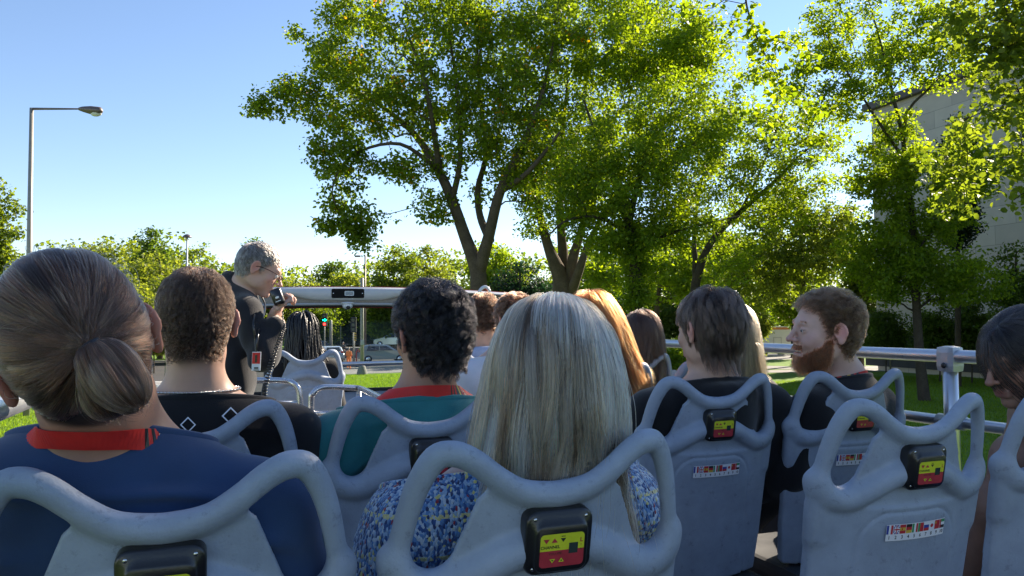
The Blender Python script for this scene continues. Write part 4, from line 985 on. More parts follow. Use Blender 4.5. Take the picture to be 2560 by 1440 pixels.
def beard(H, n, length, seed, col, parent):
    g = np.random.default_rng(seed); k = H.k; S2 = SDF(); head_sdf(S2, (0, 0, 0), np.eye(3), k, smile=True); sd = S2.eval; out = []
    while sum(map(len, out)) < n:
        d = g.normal(0, 1, (n, 3)); d[:, 2] = -np.abs(d[:, 2])*.9+.1; d /= np.linalg.norm(d, axis=1)[:, None]; P = solve_surface(sd, np.array([0, .02, -.03])*k, d, .14*k, 24)
        x, y, z = np.abs(P[:, 0])/k, P[:, 1]/k, P[:, 2]/k
        cheek = np.interp(y, [.0, .02, .04, .06, .075, .09], [-.006, -.030, -.052, -.066, -.080, -.086]); m = (z < cheek+g.normal(0, .0055, n)) & (y > .004+g.normal(0, .004, n)) & (z > -.135)
        m |= (x < .031) & (z < -.0475) & (z > -.0585) & (y > .066)
        out.append(P[m])
    P = np.concatenate(out)[:n]; N = normals(sd, P); m_ = 7; d = N*.55+np.array([0, .05, -.8])+g.normal(0, .25, (n, 3)); d /= np.linalg.norm(d, axis=1)[:, None]
    ln = length*g.uniform(.5, 1.1, n)*np.interp(P[:, 2]/k, [-.12, -.09, -.06, -.04, -.0], [1.35, 1.0, .42, .34, .30]); Q = np.zeros((n, m_, 3)); Q[:, 0] = P; p = P
    for i in range(1, m_): p = p+d*(ln/(m_-1))[:, None]; p = p+N*np.clip(.0015-sd(p), 0, .01)[:, None]; d = d+np.array([0, 0, -.12])+g.normal(0, .16, (n, 3)); d /= np.linalg.norm(d, axis=1)[:, None]; Q[:, i] = p
    Q, cid = clump_to(Q, 700, .45, seed); return hair_obj('beard', H.w(Q), .00028, strand_cols(n, col, .25, 8, cid, .2), M_hairm, parent)
beard(HF, 16000, .030, 16, (0.195, 0.0562, 0.0225), pF)
def brows(H, n, col, parent, seed, length=.007):
    g = np.random.default_rng(seed); k = H.k; x = g.uniform(.014, .046, n); sx = np.where(g.random(n) < .5, -1, 1); z = .020+.006*np.sin((x-.014)/.032*2.2)+g.normal(0, .0016, n); y = .0915-.55*np.clip(x-.028, 0, 1)-.0*x
    P = np.stack([sx*x, y, z], 1)*k; d = np.stack([sx*.8, .25+0*x, .25+g.normal(0, .2, n)], 1); Q = P[:, None]+d[:, None]*np.linspace(0, 1, 4)[None, :, None]*length; hair_obj('eyebrows', H.w(Q), .00022, strand_cols(n, col, .2, 9), M_hairm, parent)
brows(HF, 900, (.20, .08, .035), pF, 17)
# G --- the guide, standing, profile to the right with a microphone
kG = .875; HG = Head(pt(650, 674, 3.3), rotm(R(-99), R(24), R(-2)), kG); nG = pt(590, 722, 3.36)
TG = dict(neck=nG, yaw=R(-70), lean=R(10), ak=.82, sh=.165, armR=[(.20, .10, -.26), (.12, .26, -.20)], armL=[(-.20, -.02, -.30), (-.16, .10, -.52)])
wG = pt(692, 812, 3.20); eG = pt(655, 893, 3.16); shG = pt(618, 790, 3.24)
TG['armR'] = [tuple(np.append(eG, 0)), tuple(np.append(wG, 0))]
hp = pt(699, 762, 3.24)
fx = -_rt*.15-_fw*.98; fy = _up*.88+_rt*.42; fy -= fx*(fx @ fy)/(fx @ fx); fx /= np.linalg.norm(fx); fy /= np.linalg.norm(fy); fz = np.cross(fx, fy)
Rh = np.stack([fx, fy, fz], 1)
pG, B, Rt_, S = person('standing tour guide in profile with grey hair, glasses and a dark jacket', HG, (.52, .33, .26), (.17, .16, .155), TG, 7, res=.0034, hands=[dict(P=hp, Rm=Rh, k=1.0, curl=.95, side=1)], nape=-.06, front=.074,
   extra=lambda S: (S.ell(nG+np.array([0, 0, -.75]), (.15, .15, .25), None, .08), S.cap(nG+np.array([-.05, .09, -.9]), nG+np.array([-.05, .10, -1.55]), .08, .05, .06), S.cap(nG+np.array([.05, -.09, -.9]), nG+np.array([.05, -.08, -1.55]), .08, .05, .06)))
M_jack = cloth_mat('dark_softshell', (.016, .016, .020), weave=300, noise=.25)
SG = SDF(); body_parts(SG, B, Rt_, .165, {**TG, 'armR': [tuple(np.append(eG, 0)), tuple(np.append(wG+(eG-wG)*.10, 0))]}, .013); SG.ell(nG+np.array([0, 0, -.72]), (.17, .17, .24), None, .08)
SG.cap(B(0, -.004, -.03), B(0, .005, .045), .078, .070, .02)
def pG_post(Fd, P):
    L_ = (P-B(0, 0, 0)) @ Rt_; x, y, z = L_[..., 0], L_[..., 1], L_[..., 2]
    Fd = Fd+.006*(np.sin(31*z+14*x+3*np.sin(13*y))+.6*np.sin(53*x-29*z+17*y))*np.clip((-z-.05)/.1, .1, 1)
    r = np.sqrt(x*x+(y-.0)**2); return np.maximum(Fd, -np.where(z > -.02, r-.060, 1))
V, Fc = SG.mesh(.0065, post=pG_post); link('jacket', mesh_np('jacket', V, Fc, M_jack), pG)
q, cid = short_hair(HG, 20000, .017, 18, comb=(.0, .35, -.2), crown=(.0, -.07, .08), lift=.6, thick=.010, nape=-.062, front=.074, top=1.9, noise=.5, sides=.6, clumps=900, camt=.6)
hair_obj('hair', q, .00027, strand_cols(len(q), (0.225, 0.2025, 0.1875), .3, 10, cid, .35, (.10, .075, .06), .2), M_hairm, pG)
brows(HG, 400, (.25, .2, .17), pG, 19)
for sx in (-1, 1):
    c = HG.w(np.array([[sx*.0305, .0805, .0000]])*kG)[0]; mb = MB(); mb.ball(c, .0118, 0, 14); mb.build('eye', M_eye, pG)
mb = MB(); HL = lambda *p: HG.w(np.array([p])*kG)[0]
for sx in (-1, 1):
    mb.tube([HL(sx*(.033+.024*math.cos(t)), .108-.12*abs(.033+.024*math.cos(t))*.5, -.001+.016*math.sin(t)) for t in np.linspace(0, 2*math.pi, 20, endpoint=False)], .0013, 6, closed=True)
    mb.tube(smooth_path([HL(sx*.056, .103, .006), HL(sx*.074, .060, .010), HL(sx*.079, .010, .010), HL(sx*.083, -.012, .002)], 4), .0017, 6)
mb.tube([HL(-.010, .112, .003), HL(.010, .112, .003)], .0013, 6); mb.build('glasses', mat('glasses_frame_brown', (.05, .015, .012), .25), pG)
mb = MB(); neckP = smooth_path([B(.055, .02, .045), B(.075, .07, -.02), pt(634, 800, 3.12), pt(638, 850, 3.10), pt(640, 882, 3.09)], 6)
mb.tube(neckP, .004, 6); mb.tube(smooth_path([B(-.02, .085, .03), B(.02, .13, -.05), pt(646, 830, 3.12), pt(641, 882, 3.09)], 6), .004, 6); mb.build('badge_cord', M_blk, pG)
c = pt(641, 903, 3.08); mb = MB()
def card(c, w_, h_, mi, off): a = _rt*w_/2; u = (_up*.98+_rt*.04)*h_/2; o_ = -_fw*off; mb.prism([c-a-u+o_, c+a-u+o_, c+a+u+o_, c-a+u+o_], -_fw*.0015, mi)
card(c, .034, .074, 0, 0); card(c+_up*.012, .030, .044, 1, .002); card(c+_up*.010, .008, .030, 2, .004); card(c-_up*.026, .016, .006, 2, .002); card(c-_up*.033, .020, .002, 2, .002); mb.build('badge', [M_white, M_lred, M_blk], pG)
# microphone with its coiled lead (held: a thing of its own)
mc = pt(694, 742, 3.17); mic = empty('microphone', tuple(mc), label='black hand microphone with a coiled lead held by the guide', cat='microphone')
ux = _rt*.93+_up*.35; uy = _up*.93-_rt*.35; mb = MB(); secs = [(.034, .052, -.014), (.044, .066, -.008), (.046, .068, .006), (.036, .056, .016)]
V = []; Fs = []
for w_, h_, dp in secs: V += [ux*a+uy*b-_fw*dp for a, b in rounded_rect(w_, h_, .010, 4)]
nn = len(rounded_rect(1, 1, .1, 4))
for i in range(3):
    for j in range(nn): Fs.append((i*nn+j, i*nn+(j+1) % nn, (i+1)*nn+(j+1) % nn, (i+1)*nn+j))
Fs += [tuple(range(nn-1, -1, -1)), tuple(3*nn+j for j in range(nn))]; mb.add(V, Fs, 0, True); mb.build('body', M_blk, mic)
mb = MB(); mb.prism([ux*a+uy*b-_fw*.0165 for a, b in [(-.010, -.020), (.012, -.020), (.012, -.017), (-.010, -.017)]], -_fw*.0006); mb.prism([ux*(.005*math.cos(t)*1.6+.002)+uy*(.0045*math.sin(t)-.003)-_fw*.0165 for t in np.arange(10)*.628], -_fw*.0006); mb.build('logo', M_white, mic)
cp = smooth_path([pt(706, 778, 3.18), pt(708, 800, 3.12), pt(711, 815, 3.08), pt(700, 850, 3.02), pt(684, 890, 3.0), pt(672, 930, 3.0), pt(662, 975, 3.0), pt(664, 1010, 3.0), pt(668, 1070, 3.02)], 30)
T_ = np.gradient(cp, axis=0); T_ /= np.linalg.norm(T_, axis=1)[:, None]; a1 = np.cross(T_, _fw); a1 /= np.linalg.norm(a1, axis=1)[:, None]; a2 = np.cross(T_, a1)
tt = np.arange(len(cp)*4)/4; ci = lambda A: np.stack([np.interp(tt, np.arange(len(cp)), A[:, j]) for j in range(3)], 1)
amp = np.interp(tt/len(cp), [0, .22, .30, 1], [.001, .001, .0085, .0085])[:, None]; s_ = np.concatenate([[0], np.cumsum(np.linalg.norm(np.diff(ci(cp), axis=0), axis=1))])/.0115*2*math.pi
mb = MB(); mb.tube(ci(cp)+amp*(np.cos(s_)[:, None]*ci(a1)+np.sin(s_)[:, None]*ci(a2))-mc, .0022, 5); mb.build('coiled_lead', M_blk, mic)
# H --- long black hair, looking down, right edge
HH = Head(pt(2552, 892, 1.95), rotm(R(84), R(18), R(0)), .95); nH = pt(2590, 1040, 2.10)
TH = dict(neck=nH, yaw=R(5), lean=R(30), sh=.165, armL=[tuple(np.append(pt(2500, 1270, 1.98), 0)), tuple(np.append(pt(2440, 1430, 2.12), 0))])
pH, B, Rt_, S = person('person with long black hair looking down, bare shoulder, at the right photo edge', HH, (.30, .165, .115), (.012, .010, .010), TH, 8, res=.0042, head_kw=dict(female=True), front=.082)
GH = SDF(); body_parts(GH, B, Rt_, .165, {**TH, 'armL': [(-.13, .0, -.16)], 'armR': [(.13, 0, -.16)]}, .008)
M_top = cloth_mat('purple_blue_top', (.10, .13, .42), noise=.5)
def topcut(Fd, P):
    L_ = (P-B(0, 0, 0)) @ Rt_; x, y, z = L_[..., 0], L_[..., 1], L_[..., 2]; strap = np.maximum(np.abs(np.abs(x)-.085)-.014, z+.03); return np.maximum(Fd, np.minimum(z+.17, strap))
V, Fc = GH.mesh(.006, post=topcut); link('top', mesh_np('top', V, Fc, M_top), pH)
GJ = SDF(); hj = pt(2560, 1440, 2.25); GJ.chain([hj, pt(2430, 1450, 2.55)], [.10, .085]); V, Fc = GJ.mesh(.008); link('jeans', mesh_np('jeans', V, Fc, cloth_mat('washed_denim', (.10, .19, .36), noise=.5, bump=.6, weave=200)), pH)
q, cid = long_hair(HH, 20000, .42, 21, part=(.0, .04, .11), m=14, thick=.014, clumps=200, camt=.45, coll=None, wave=.003, back=.9, tipj=.08, front=.082, blow=_rt*.5)
hair_obj('hair', q, .00045, strand_cols(len(q), (.012, .010, .011), .2, 11, cid, .2), M_hair, pH)
# J --- braids
HJ = Head(pt(757, 826, 5.1), rotm(R(-10), R(4), 0), 1.0); nJ = pt(760, 885, 5.12); TJ = dict(neck=nJ, yaw=0, lean=R(-7), sh=.17)
pJ, B, Rt_, S = person('person with black braids seated at the front of the deck', HJ, (.16, .09, .06), (.01, .01, .01), TJ, 9, res=.007)
garment('shirt', B, Rt_, .17, TJ, M_blackc, pJ, seed=12, res=.009)
Sc = SDF(); body_parts(Sc, B, Rt_, .17, TJ, .02); q, cid = long_hair(HJ, 230, .30, 22, part=(.0, -.02, .14), m=12, thick=.020, clumps=230, camt=0, wave=.008, back=.5, outward=.035, coll=Sc.eval)
mb = MB()
for s_ in q: Pq = smooth_path(s_, 3); mb.tube(Pq, .0052*(1+.22*np.sin(np.arange(len(Pq))*2.4)), 5)
mb.build('braids', mat('braid_black', (.010, .009, .010), .45), pJ)
# small background passengers
def passenger(label, px, py, D, yaw, k, hcol, skin, top, seat_y, style, n, length, seed, npx=None, hood=False, sh=.18, **kw):
    H = Head(pt(px, py, D), rotm(yaw, R(3), 0), k); nk = pt(npx or px, py+.155*F/D, D+.03); T = dict(neck=nk, yaw=0, lean=R(-8), sh=sh)
    p, B, Rt_, S = person(label, H, skin, tuple(c*.5 for c in hcol), T, seed, res=.006); garment('hoodie' if hood else 'shirt', B, Rt_, sh, T, top, p, seed=seed, res=.008, hood=hood, g=.016)
    Sc = SDF(); body_parts(Sc, B, Rt_, sh, T, .018)
    if style == 'long': q, cid = long_hair(H, n, length, seed, coll=Sc.eval, **kw)
    else: q, cid = short_hair(H, n, length, seed, **kw)
    hair_obj('hair', q, .0004, strand_cols(len(q), hcol, .25, seed, cid, .3), M_hair, p); return p
M_denim = cloth_mat('pale_blue_hoodie', (.30, .38, .55), noise=.12); M_whitec = cloth_mat('white_cotton', (.55, .60, .70), noise=.05)
cu = dict(lift=.8, thick=.022, noise=.8, curlr=.007, curlf=14, clumps=260, camt=.9, m=12, comb=(0, 0, -.2))
passenger('person with curly brown hair in a pale blue hoodie', 1206, 792, 4.5, 0, 1.0, (.06, .030, .018), (.50, .32, .24), M_denim, 0, 'short', 9000, .045, 31, hood=True, **cu)
passenger('person with curly reddish brown hair wearing a white shirt', 1283, 800, 3.85, R(12), 1.0, (.085, .038, .022), (.55, .36, .28), M_whitec, 0, 'short', 10000, .05, 32, npx=1260, **cu)
passenger('person with long orange hair glowing in the sun', 1478, 812, 3.12, R(-18), 1.0, (.27, .058, .012), (.55, .36, .28), M_denim, 0, 'long', 14000, .42, 33, blow=(.22, 0, .03), thick=.03, camt=.4, clumps=200, outward=.10, wave=.012)
passenger('person with long dark brown hair near the side rail', 1600, 838, 4.0, 0, .98, (.040, .022, .016), (.50, .32, .24), cloth_mat('pale_grey_cotton', (.35, .35, .38)), 0, 'long', 11000, .26, 34, thick=.02, camt=.5, outward=.06, wave=.008)
passenger('person with long fair hair half hidden behind the black hoodie', 1818, 838, 3.3, R(5), 1.0, (.24, .145, .08), (.50, .32, .24), cloth_mat('dark_brown_cotton', (.05, .035, .03)), 0, 'long', 11000, .34, 35, thick=.026, camt=.5, outward=.05, wave=.008, blow=(.04, 0, 0))
passenger('person in a blue and white shirt in front of the black haired head', 1030, 890, 3.6, 0, .95, (.03, .02, .02), (.50, .32, .24), cloth_mat('royal_blue_cotton', (.05, .14, .5)), 0, 'short', 6000, .03, 36, lift=.5) if False else None
# ------------------------------------------------------------------ ground, roads, lawns
def flat(name, polys, z, m, kind='structure'):
    mb = MB()
    for P in polys: mb.add([(p[0], p[1], z) for p in P], [tuple(range(len(P)))], 0, False)
    return mb.build(name, m, kind=kind)
def ground_mat(name, c1, c2, c3=None, s1=.25, s2=3, rough=.9, bump=.3, bs=30):
    m = bpy.data.materials.new(name); m.use_nodes = True; n = m.node_tree; b = n.nodes['Principled BSDF']; b.inputs['Roughness'].default_value = rough; b.inputs['Specular IOR Level'].default_value = .25
    tc = n.nodes.new('ShaderNodeTexCoord')
    def noise(s, d=6):
        t = n.nodes.new('ShaderNodeTexNoise'); t.inputs['Scale'].default_value = s; t.inputs['Detail'].default_value = d; t.inputs['Roughness'].default_value = .65; n.links.new(tc.outputs['Object'], t.inputs['Vector']); return t
    def mix(f, a, c, lo=.35, hi=.65):
        r = n.nodes.new('ShaderNodeMapRange'); r.inputs[1].default_value = lo; r.inputs[2].default_value = hi; n.links.new(f.outputs[0], r.inputs[0])
        x = n.nodes.new('ShaderNodeMix'); x.data_type = 'RGBA'; n.links.new(r.outputs[0], x.inputs[0])
        for i, v in ((6, a), (7, c)):
            if isinstance(v, tuple): x.inputs[i].default_value = (*v, 1)
            else: n.links.new(v, x.inputs[i])
        return x.outputs[2]
    o = mix(noise(s1), c1, c2); o = mix(noise(s2), o, c3 or c2, .5, .75)
    n.links.new(o, b.inputs['Base Color'])
    bp = n.nodes.new('ShaderNodeBump'); bp.inputs['Strength'].default_value = bump; bp.inputs['Distance'].default_value = .05
    n.links.new(noise(bs, 4).outputs[0], bp.inputs['Height']); n.links.new(bp.outputs[0], b.inputs['Normal'])
    return m
M_grass = ground_mat('lawn_grass', (.10, .185, .02), (.15, .25, .028), (.07, .135, .015), .3, 4, .9, 1.0, 14)
M_asph = ground_mat('asphalt', (.060, .060, .062), (.075, .073, .072), (.05, .05, .052), .4, 25, .85, .4, 120)
M_conc = ground_mat('concrete_pavement', (.22, .21, .20), (.27, .26, .24), (.18, .17, .165), .5, 8, .85, .25, 60)
M_kerb = ground_mat('kerb_stone', (.42, .41, .38), (.50, .49, .46), (.30, .29, .27), 1.5, 12, .8, .25, 60)
M_paint = mat('road_paint', (.62, .62, .60), .7, noise=.15, nscale=4)
def gxy(px, py): p = gpt(px, py); return (p[0], p[1])
# lawn sheet over everything, roads lie on it
g = MB(); n_ = 60; L_ = 1200
g.add([(-L_, -L_, 0), (L_, -L_, 0), (L_, L_, 0), (-L_, L_, 0)], [(0, 1, 2, 3)], 0, False)
g.build('ground', M_grass, kind='structure')
XK = -5.4                                    # left kerb of the bus road
flat('road', [[(XK, -60), (4.6, -60), (4.6, 54), (XK, 54)], [(-90, 60), (XK, 54), (4.6, 54), (8, 59), (60, 62), (120, 64), (120, 82), (60, 80), (-90, 76)]], .004, M_asph)
flat('crossing_paint', [[(-4.6, 48+k*1.1), (4, 48+k*1.1), (4, 48.45+k*1.1), (-4.6, 48.45+k*1.1)] for k in range(0, 4)], .008, M_paint)
flat('pavement', [[(4.9, 53), (60, 56), (60, 61.6), (8.2, 58.6), (5.2, 55)]], .010, M_conc)
flat('path', [[(16, 47), (46, 38), (46, 40.5), (16, 50)], [(20, 66), (36, 44), (70, 30), (70, 33), (38, 47), (24, 67)]], .014, M_conc)
def kerb(P, w=.16, h=.13, name='kerb'):
    mb = MB(); rr_ = random.Random(3)
    for a, b in zip(P[:-1], P[1:]):
        a = np.array(a); b = np.array(b); Ls = np.linalg.norm(b-a); d = (b-a)/Ls; n = int(Ls/1.0)+1
        for k in range(n):
            c = a+d*(k+.5)*Ls/n; an = math.atan2(d[1], d[0])+rr_.uniform(-.008, .008); Rm = np.array([[math.cos(an), -math.sin(an), 0], [math.sin(an), math.cos(an), 0], [0, 0, 1]])
            mb.box((c[0], c[1], h/2+rr_.uniform(-.008, .004)), (Ls/n*.985, w*1.6, h), Rm=Rm, bev=.02)
    return mb.build(name, M_kerb, kind='structure')
kerb([(XK-.1, 3), (XK-.1, 52), (XK-5, 58)]); kerb([(4.7, 3), (4.7, 52), (8, 58.7), (60, 61.8)])
kerb([(-90, 76.1), (60, 80.1), (110, 83)])
# grass blades where lawns are in view
def blades(name, areas, m, h0=.05, h1=.11):
    V = []; Fs = []; rn = []
    for (x0, x1, y0, y1, n) in areas:
        p = np.stack([rng.uniform(x0, x1, n), rng.uniform(y0, y1, n), np.zeros(n)], 1)
        # clumpy
        p[:, :2] += .12*np.sin(p[:, 1::-1]*3.1)
        a = rng.uniform(0, 2*math.pi, n); w_ = rng.uniform(.006, .014, n); h = rng.uniform(h0, h1, n); l = rng.normal(0, .03, (n, 2))
        dx = np.stack([np.cos(a), np.sin(a), 0*a], 1)*w_[:, None]; top = p+np.stack([l[:, 0], l[:, 1], h], 1)
        b = len(V) and sum(len(v) for v in V)
        V.append(np.stack([p-dx, p+dx, top], 1).reshape(-1, 3)); Fs.append(b+np.arange(3*n).reshape(-1, 3)); rn.append(np.repeat(rng.random(n), 3))
    me = mesh_np(name, np.concatenate(V), np.concatenate(Fs), m, False); attr(me, 'rnd', np.concatenate(rn))
    return link(name, me, kind='stuff')
M_blade = leaf_mat('grass_blade', (.08, .16, .015), (.19, .29, .025), (1.7, 1.6, .5))
blades('grass', [(5, 22, 22, 52, 110000), (22, 44, 14, 36, 90000), (-12, XK-.2, 12, 44, 60000), (8, 22, 10, 22, 30000)], M_blade)
# the raised bank of lawn behind the right-hand path
g = MB(); nx, ny = 30, 10; V = []
x0, y0 = gxy(1500, 872)[0], 0
for i in range(nx+1):
    for j in range(ny+1):
        u, v = i/nx, j/ny; q = np.array([26, 78, 0])*(1-u)+np.array([80, 50, 0])*u; q = q+np.array([.45, .9, 0])*v*55
        V.append((q[0], q[1], 2.2*(1-math.cos(math.pi*min(1, v*1.6)))/2*min(1, u*6)*min(1, (1-u)*6)+.02))
g.add(V, [(i*(ny+1)+j, (i+1)*(ny+1)+j, (i+1)*(ny+1)+j+1, i*(ny+1)+j+1) for i in range(nx) for j in range(ny)]); g.build('grass_bank', M_grass, kind='structure')

# ------------------------------------------------------------------ trees
M_bark = ground_mat('bark_grey_brown', (.11, .085, .062), (.16, .125, .09), (.07, .055, .04), 3, 18, .95, 1.0, 40)
M_barkd = ground_mat('bark_dark', (.06, .05, .04), (.09, .075, .055), (.04, .033, .027), 3, 18, .95, 1.0, 40)
LM = dict(
 maple=leaf_mat('maple_leaf', (.06, .11, .014), (.15, .225, .022), (2.6, 2.25, .5), (.42, .20, .01)),
 elm=leaf_mat('elm_leaf', (.07, .13, .015), (.18, .255, .022), (2.6, 2.3, .42)),
 dark=leaf_mat('dark_leaf', (.045, .08, .018), (.11, .165, .026), (1.8, 1.8, .5)),
 conifer=leaf_mat('conifer_needle', (.018, .04, .022), (.035, .07, .03), (.6, .8, .5)),
 mid=leaf_mat('mixed_leaf', (.06, .10, .018), (.17, .22, .035), (2.0, 1.9, .5)),
 pale=leaf_mat('pale_leaf', (.09, .14, .025), (.24, .28, .06), (1.7, 1.6, .5)))
def ray_ell(px, py, D, rx, ry, dr=None):
    c = pt(px, py, D); s = D/F
    return c, np.array([rx*s, dr if dr else (rx+ry)/2*s*.8, ry*s])
def in_cam(P):     # camera axes -> world offsets
    return P[:, :1]*_rt+P[:, 1:2]*_fw+P[:, 2:3]*_up
def leaves(name, C, sig, n, size, m, parent, seed, droop=.3, spread=None, kite=True):
    """C: clump centres (k,3); n leaves per clump; one mesh of leaf-sized faces"""
    g = np.random.default_rng(seed); k = len(C)
    cid = np.repeat(np.arange(k), n); N = len(cid)
    tone = g.random(k)
    d = g.normal(0, 1, (N, 3)); d /= np.linalg.norm(d, axis=1)[:, None]; rad = g.random(N)**.45
    P = C[cid]+d*rad[:, None]*sig*np.array([1, 1, .62]); P[:, 2] -= droop*sig*(d[:, :2]**2).sum(1)*rad
    # leaf frames
    ax = g.normal(0, 1, (N, 3)); ax[:, 2] = ax[:, 2]*.6-.55; ax /= np.linalg.norm(ax, axis=1)[:, None]
    up = g.normal(0, .75, (N, 3)); up[:, 2] += 1.0; side = np.cross(ax, up); side /= np.linalg.norm(side, axis=1)[:, None]+1e-9
    nor = np.cross(side, ax); s = size*g.uniform(.55, 1.25, N)[:, None]
    if kite:
        V = np.stack([P, P+ax*s*.45+side*s*.42+nor*s*.10, P+ax*s, P+ax*s*.45-side*s*.42+nor*s*.10], 1)
        Fq = np.arange(4*N).reshape(-1, 4); kk = 4
    else:
        V = np.stack([P, P+ax*s*.18+side*s*.30+nor*s*.07, P+ax*s*.62+side*s*.34+nor*s*.10, P+ax*s*1.05-nor*s*.08, P+ax*s*.62-side*s*.34+nor*s*.10, P+ax*s*.18-side*s*.30+nor*s*.07], 1)
        Fq = np.arange(6*N).reshape(-1, 6); kk = 6
    r = np.clip(.55*tone[cid]+.45*g.random(N)+g.normal(0, .05, N), 0, .96)
    odd = g.random(k) < .012; r[odd[cid] & (g.random(N) < .6)] = 1.0
    me = mesh_np(name, V.reshape(-1, 3), Fq, m, False); attr(me, 'rnd', np.repeat(r, kk))
    return link(name, me, parent)
def grow(skel, targets, seed, rtip=.006, expo=.46, pen=.30):
    """attach target points to the skeleton one by one with bent twigs; returns nodes, parents, fixed radii"""
    g = np.random.default_rng(seed); N = []; Pn = []; L = []; Rf = []
    for path in skel:
        P, rs, par = path; P = smooth_path(P, 5); rs = np.interp(np.linspace(0, 1, len(P)), np.linspace(0, 1, len(rs)), rs); prev = -1; l = 0
        if par is not None:
            A = np.array(N); prev = int(np.argmin(np.linalg.norm(A-P[0], axis=1))); l = L[prev]
        for i, (p, r) in enumerate(zip(P, rs)):
            if prev >= 0: l = l+float(np.linalg.norm(p-N[prev]))
            N.append(p); Pn.append(prev); L.append(l); Rf.append(r); prev = len(N)-1
    N = [np.array(x) for x in N]; root = N[0]
    order = np.argsort(np.min(np.linalg.norm(targets[:, None]-np.array(N)[None, ::2], axis=2), axis=1))
    A = np.zeros((len(N)+len(targets)*4, 3)); A[:len(N)] = N; LL = np.zeros(len(A)); LL[:len(N)] = L; cnt = len(N)
    Pn = list(Pn); Rf = list(Rf); tips = []
    for t in targets[order]:
        d = np.linalg.norm(A[:cnt]-t, axis=1)+pen*LL[:cnt]+np.maximum(0, A[:cnt, 2]-t[2])*.5; d[:4] += 50
        j = int(np.argmin(d)); a = A[j]; dist = np.linalg.norm(t-a); prev = j
        for q in (.33, .67, 1.):
            p = a+(t-a)*q+(g.normal(0, .06, 3)*dist+np.array([0, 0, .10*dist*math.sin(math.pi*q)]) if q < 1 else 0)
            A[cnt] = p; LL[cnt] = LL[prev]+np.linalg.norm(p-A[prev]); Pn.append(prev); Rf.append(0); prev = cnt; cnt += 1
        tips.append(prev)
    A = A[:cnt]; kids = np.zeros(cnt); ist = np.zeros(cnt); ist[tips] = 1
    for i in range(cnt-1, -1, -1):
        kids[i] += ist[i]
        if Pn[i] >= 0: kids[Pn[i]] += kids[i]
    Rr = np.array([Rf[i] if Rf[i] > 0 else rtip*max(1, kids[i])**expo for i in range(cnt)])
    for i in range(cnt):
        if Pn[i] >= 0 and Rf[i] == 0: Rr[i] = min(Rr[i], Rr[Pn[i]]*.92)
    return A, Pn, Rr
def wood(name, A, Pn, Rr, m, parent, rmin=0):
    V = []; Fs = []; nb = 0; ang = {}
    for i in range(len(A)):
        j = Pn[i]
        if j < 0: continue
        r0, r1 = Rr[j] if Rr[j] < Rr[i]*1.6 else Rr[i]*1.25, Rr[i]; k = 10 if r0 > .12 else (6 if r0 > .03 else 4)
        a, b = A[j], A[i]; T = b-a; l = np.linalg.norm(T)
        if l < 1e-5: continue
        T /= l; u = np.cross(T, [.31, .95, .05]); u /= np.linalg.norm(u); v = np.cross(T, u)
        th = np.arange(k)*2*math.pi/k; ring = np.cos(th)[:, None]*u+np.sin(th)[:, None]*v
        V.append(a-T*r0*.35+ring*r0); V.append(b+ring*r1)
        for q in range(k): Fs.append((nb+q, nb+(q+1) % k, nb+k+(q+1) % k, nb+k+q))
        nb += 2*k
    me = bpy.data.meshes.new(name); me.from_pydata([tuple(x) for x in np.concatenate(V)], [], Fs); me.materials.append(m)
    me.polygons.foreach_set('use_smooth', [True]*len(Fs)); me.update()
    return link(name, me, parent)
def tree(name, label, skel, env, nper, leaf, m, seed, bark=None, sig=.55, droop=.3, kite=True, dens=1.0, group=None, rtip=.007, pen=.3, extra=None, cat='tree'):
    """skel: list of (list of (px,py,D), radii, parent?)   env: list of (px,py,rx,ry,D,depth radius,count)"""
    g = np.random.default_rng(seed); T = []
    for (px, py, rx, ry, D, dr, cnt) in env:
        c, r = ray_ell(px, py, D, rx, ry, dr); cnt = int(cnt*dens)
        d = g.normal(0, 1, (cnt, 3)); d /= np.linalg.norm(d, axis=1)[:, None]; rad = g.random(cnt)**.38
        T.append(c+in_cam(d*rad[:, None]*r))
    T = np.concatenate(T)
    if extra is not None: T = np.concatenate([T, extra])
    sk = []
    for i, (P, rs) in enumerate(skel):
        W = [pt(*p) for p in P]
        if i == 0: W = [np.array([W[0][0], W[0][1], -.1])]+W; rs = [rs[0]*1.25]+list(rs)
        sk.append((W, rs, None if i == 0 else 0))
    base = sk[0][0][0]
    root = empty(name, (base[0], base[1], 0), label=label, cat=cat, group=group)
    A, Pn, Rr = grow(sk, T, seed, rtip, pen=pen)
    off = np.array([base[0], base[1], 0])
    wood('trunk', A-off, Pn, Rr, bark or M_bark, root)
    # leaves round the tips and along the outer twigs
    sel = np.array([i for i in range(len(A)) if Rr[i] < rtip*3.2 and Pn[i] >= 0])
    C = A[sel]-off
    leaves('crown', C, sig, nper, leaf, m, root, seed+1, droop, kite=kite)
    return root
def gb(px, D):
    """ground point under photo column px at camera depth D"""
    p = pt(px, 803, D); return np.array([p[0], p[1], 0.])
def by(D): return 803+(E*F/D)                # photo row of the ground at depth D
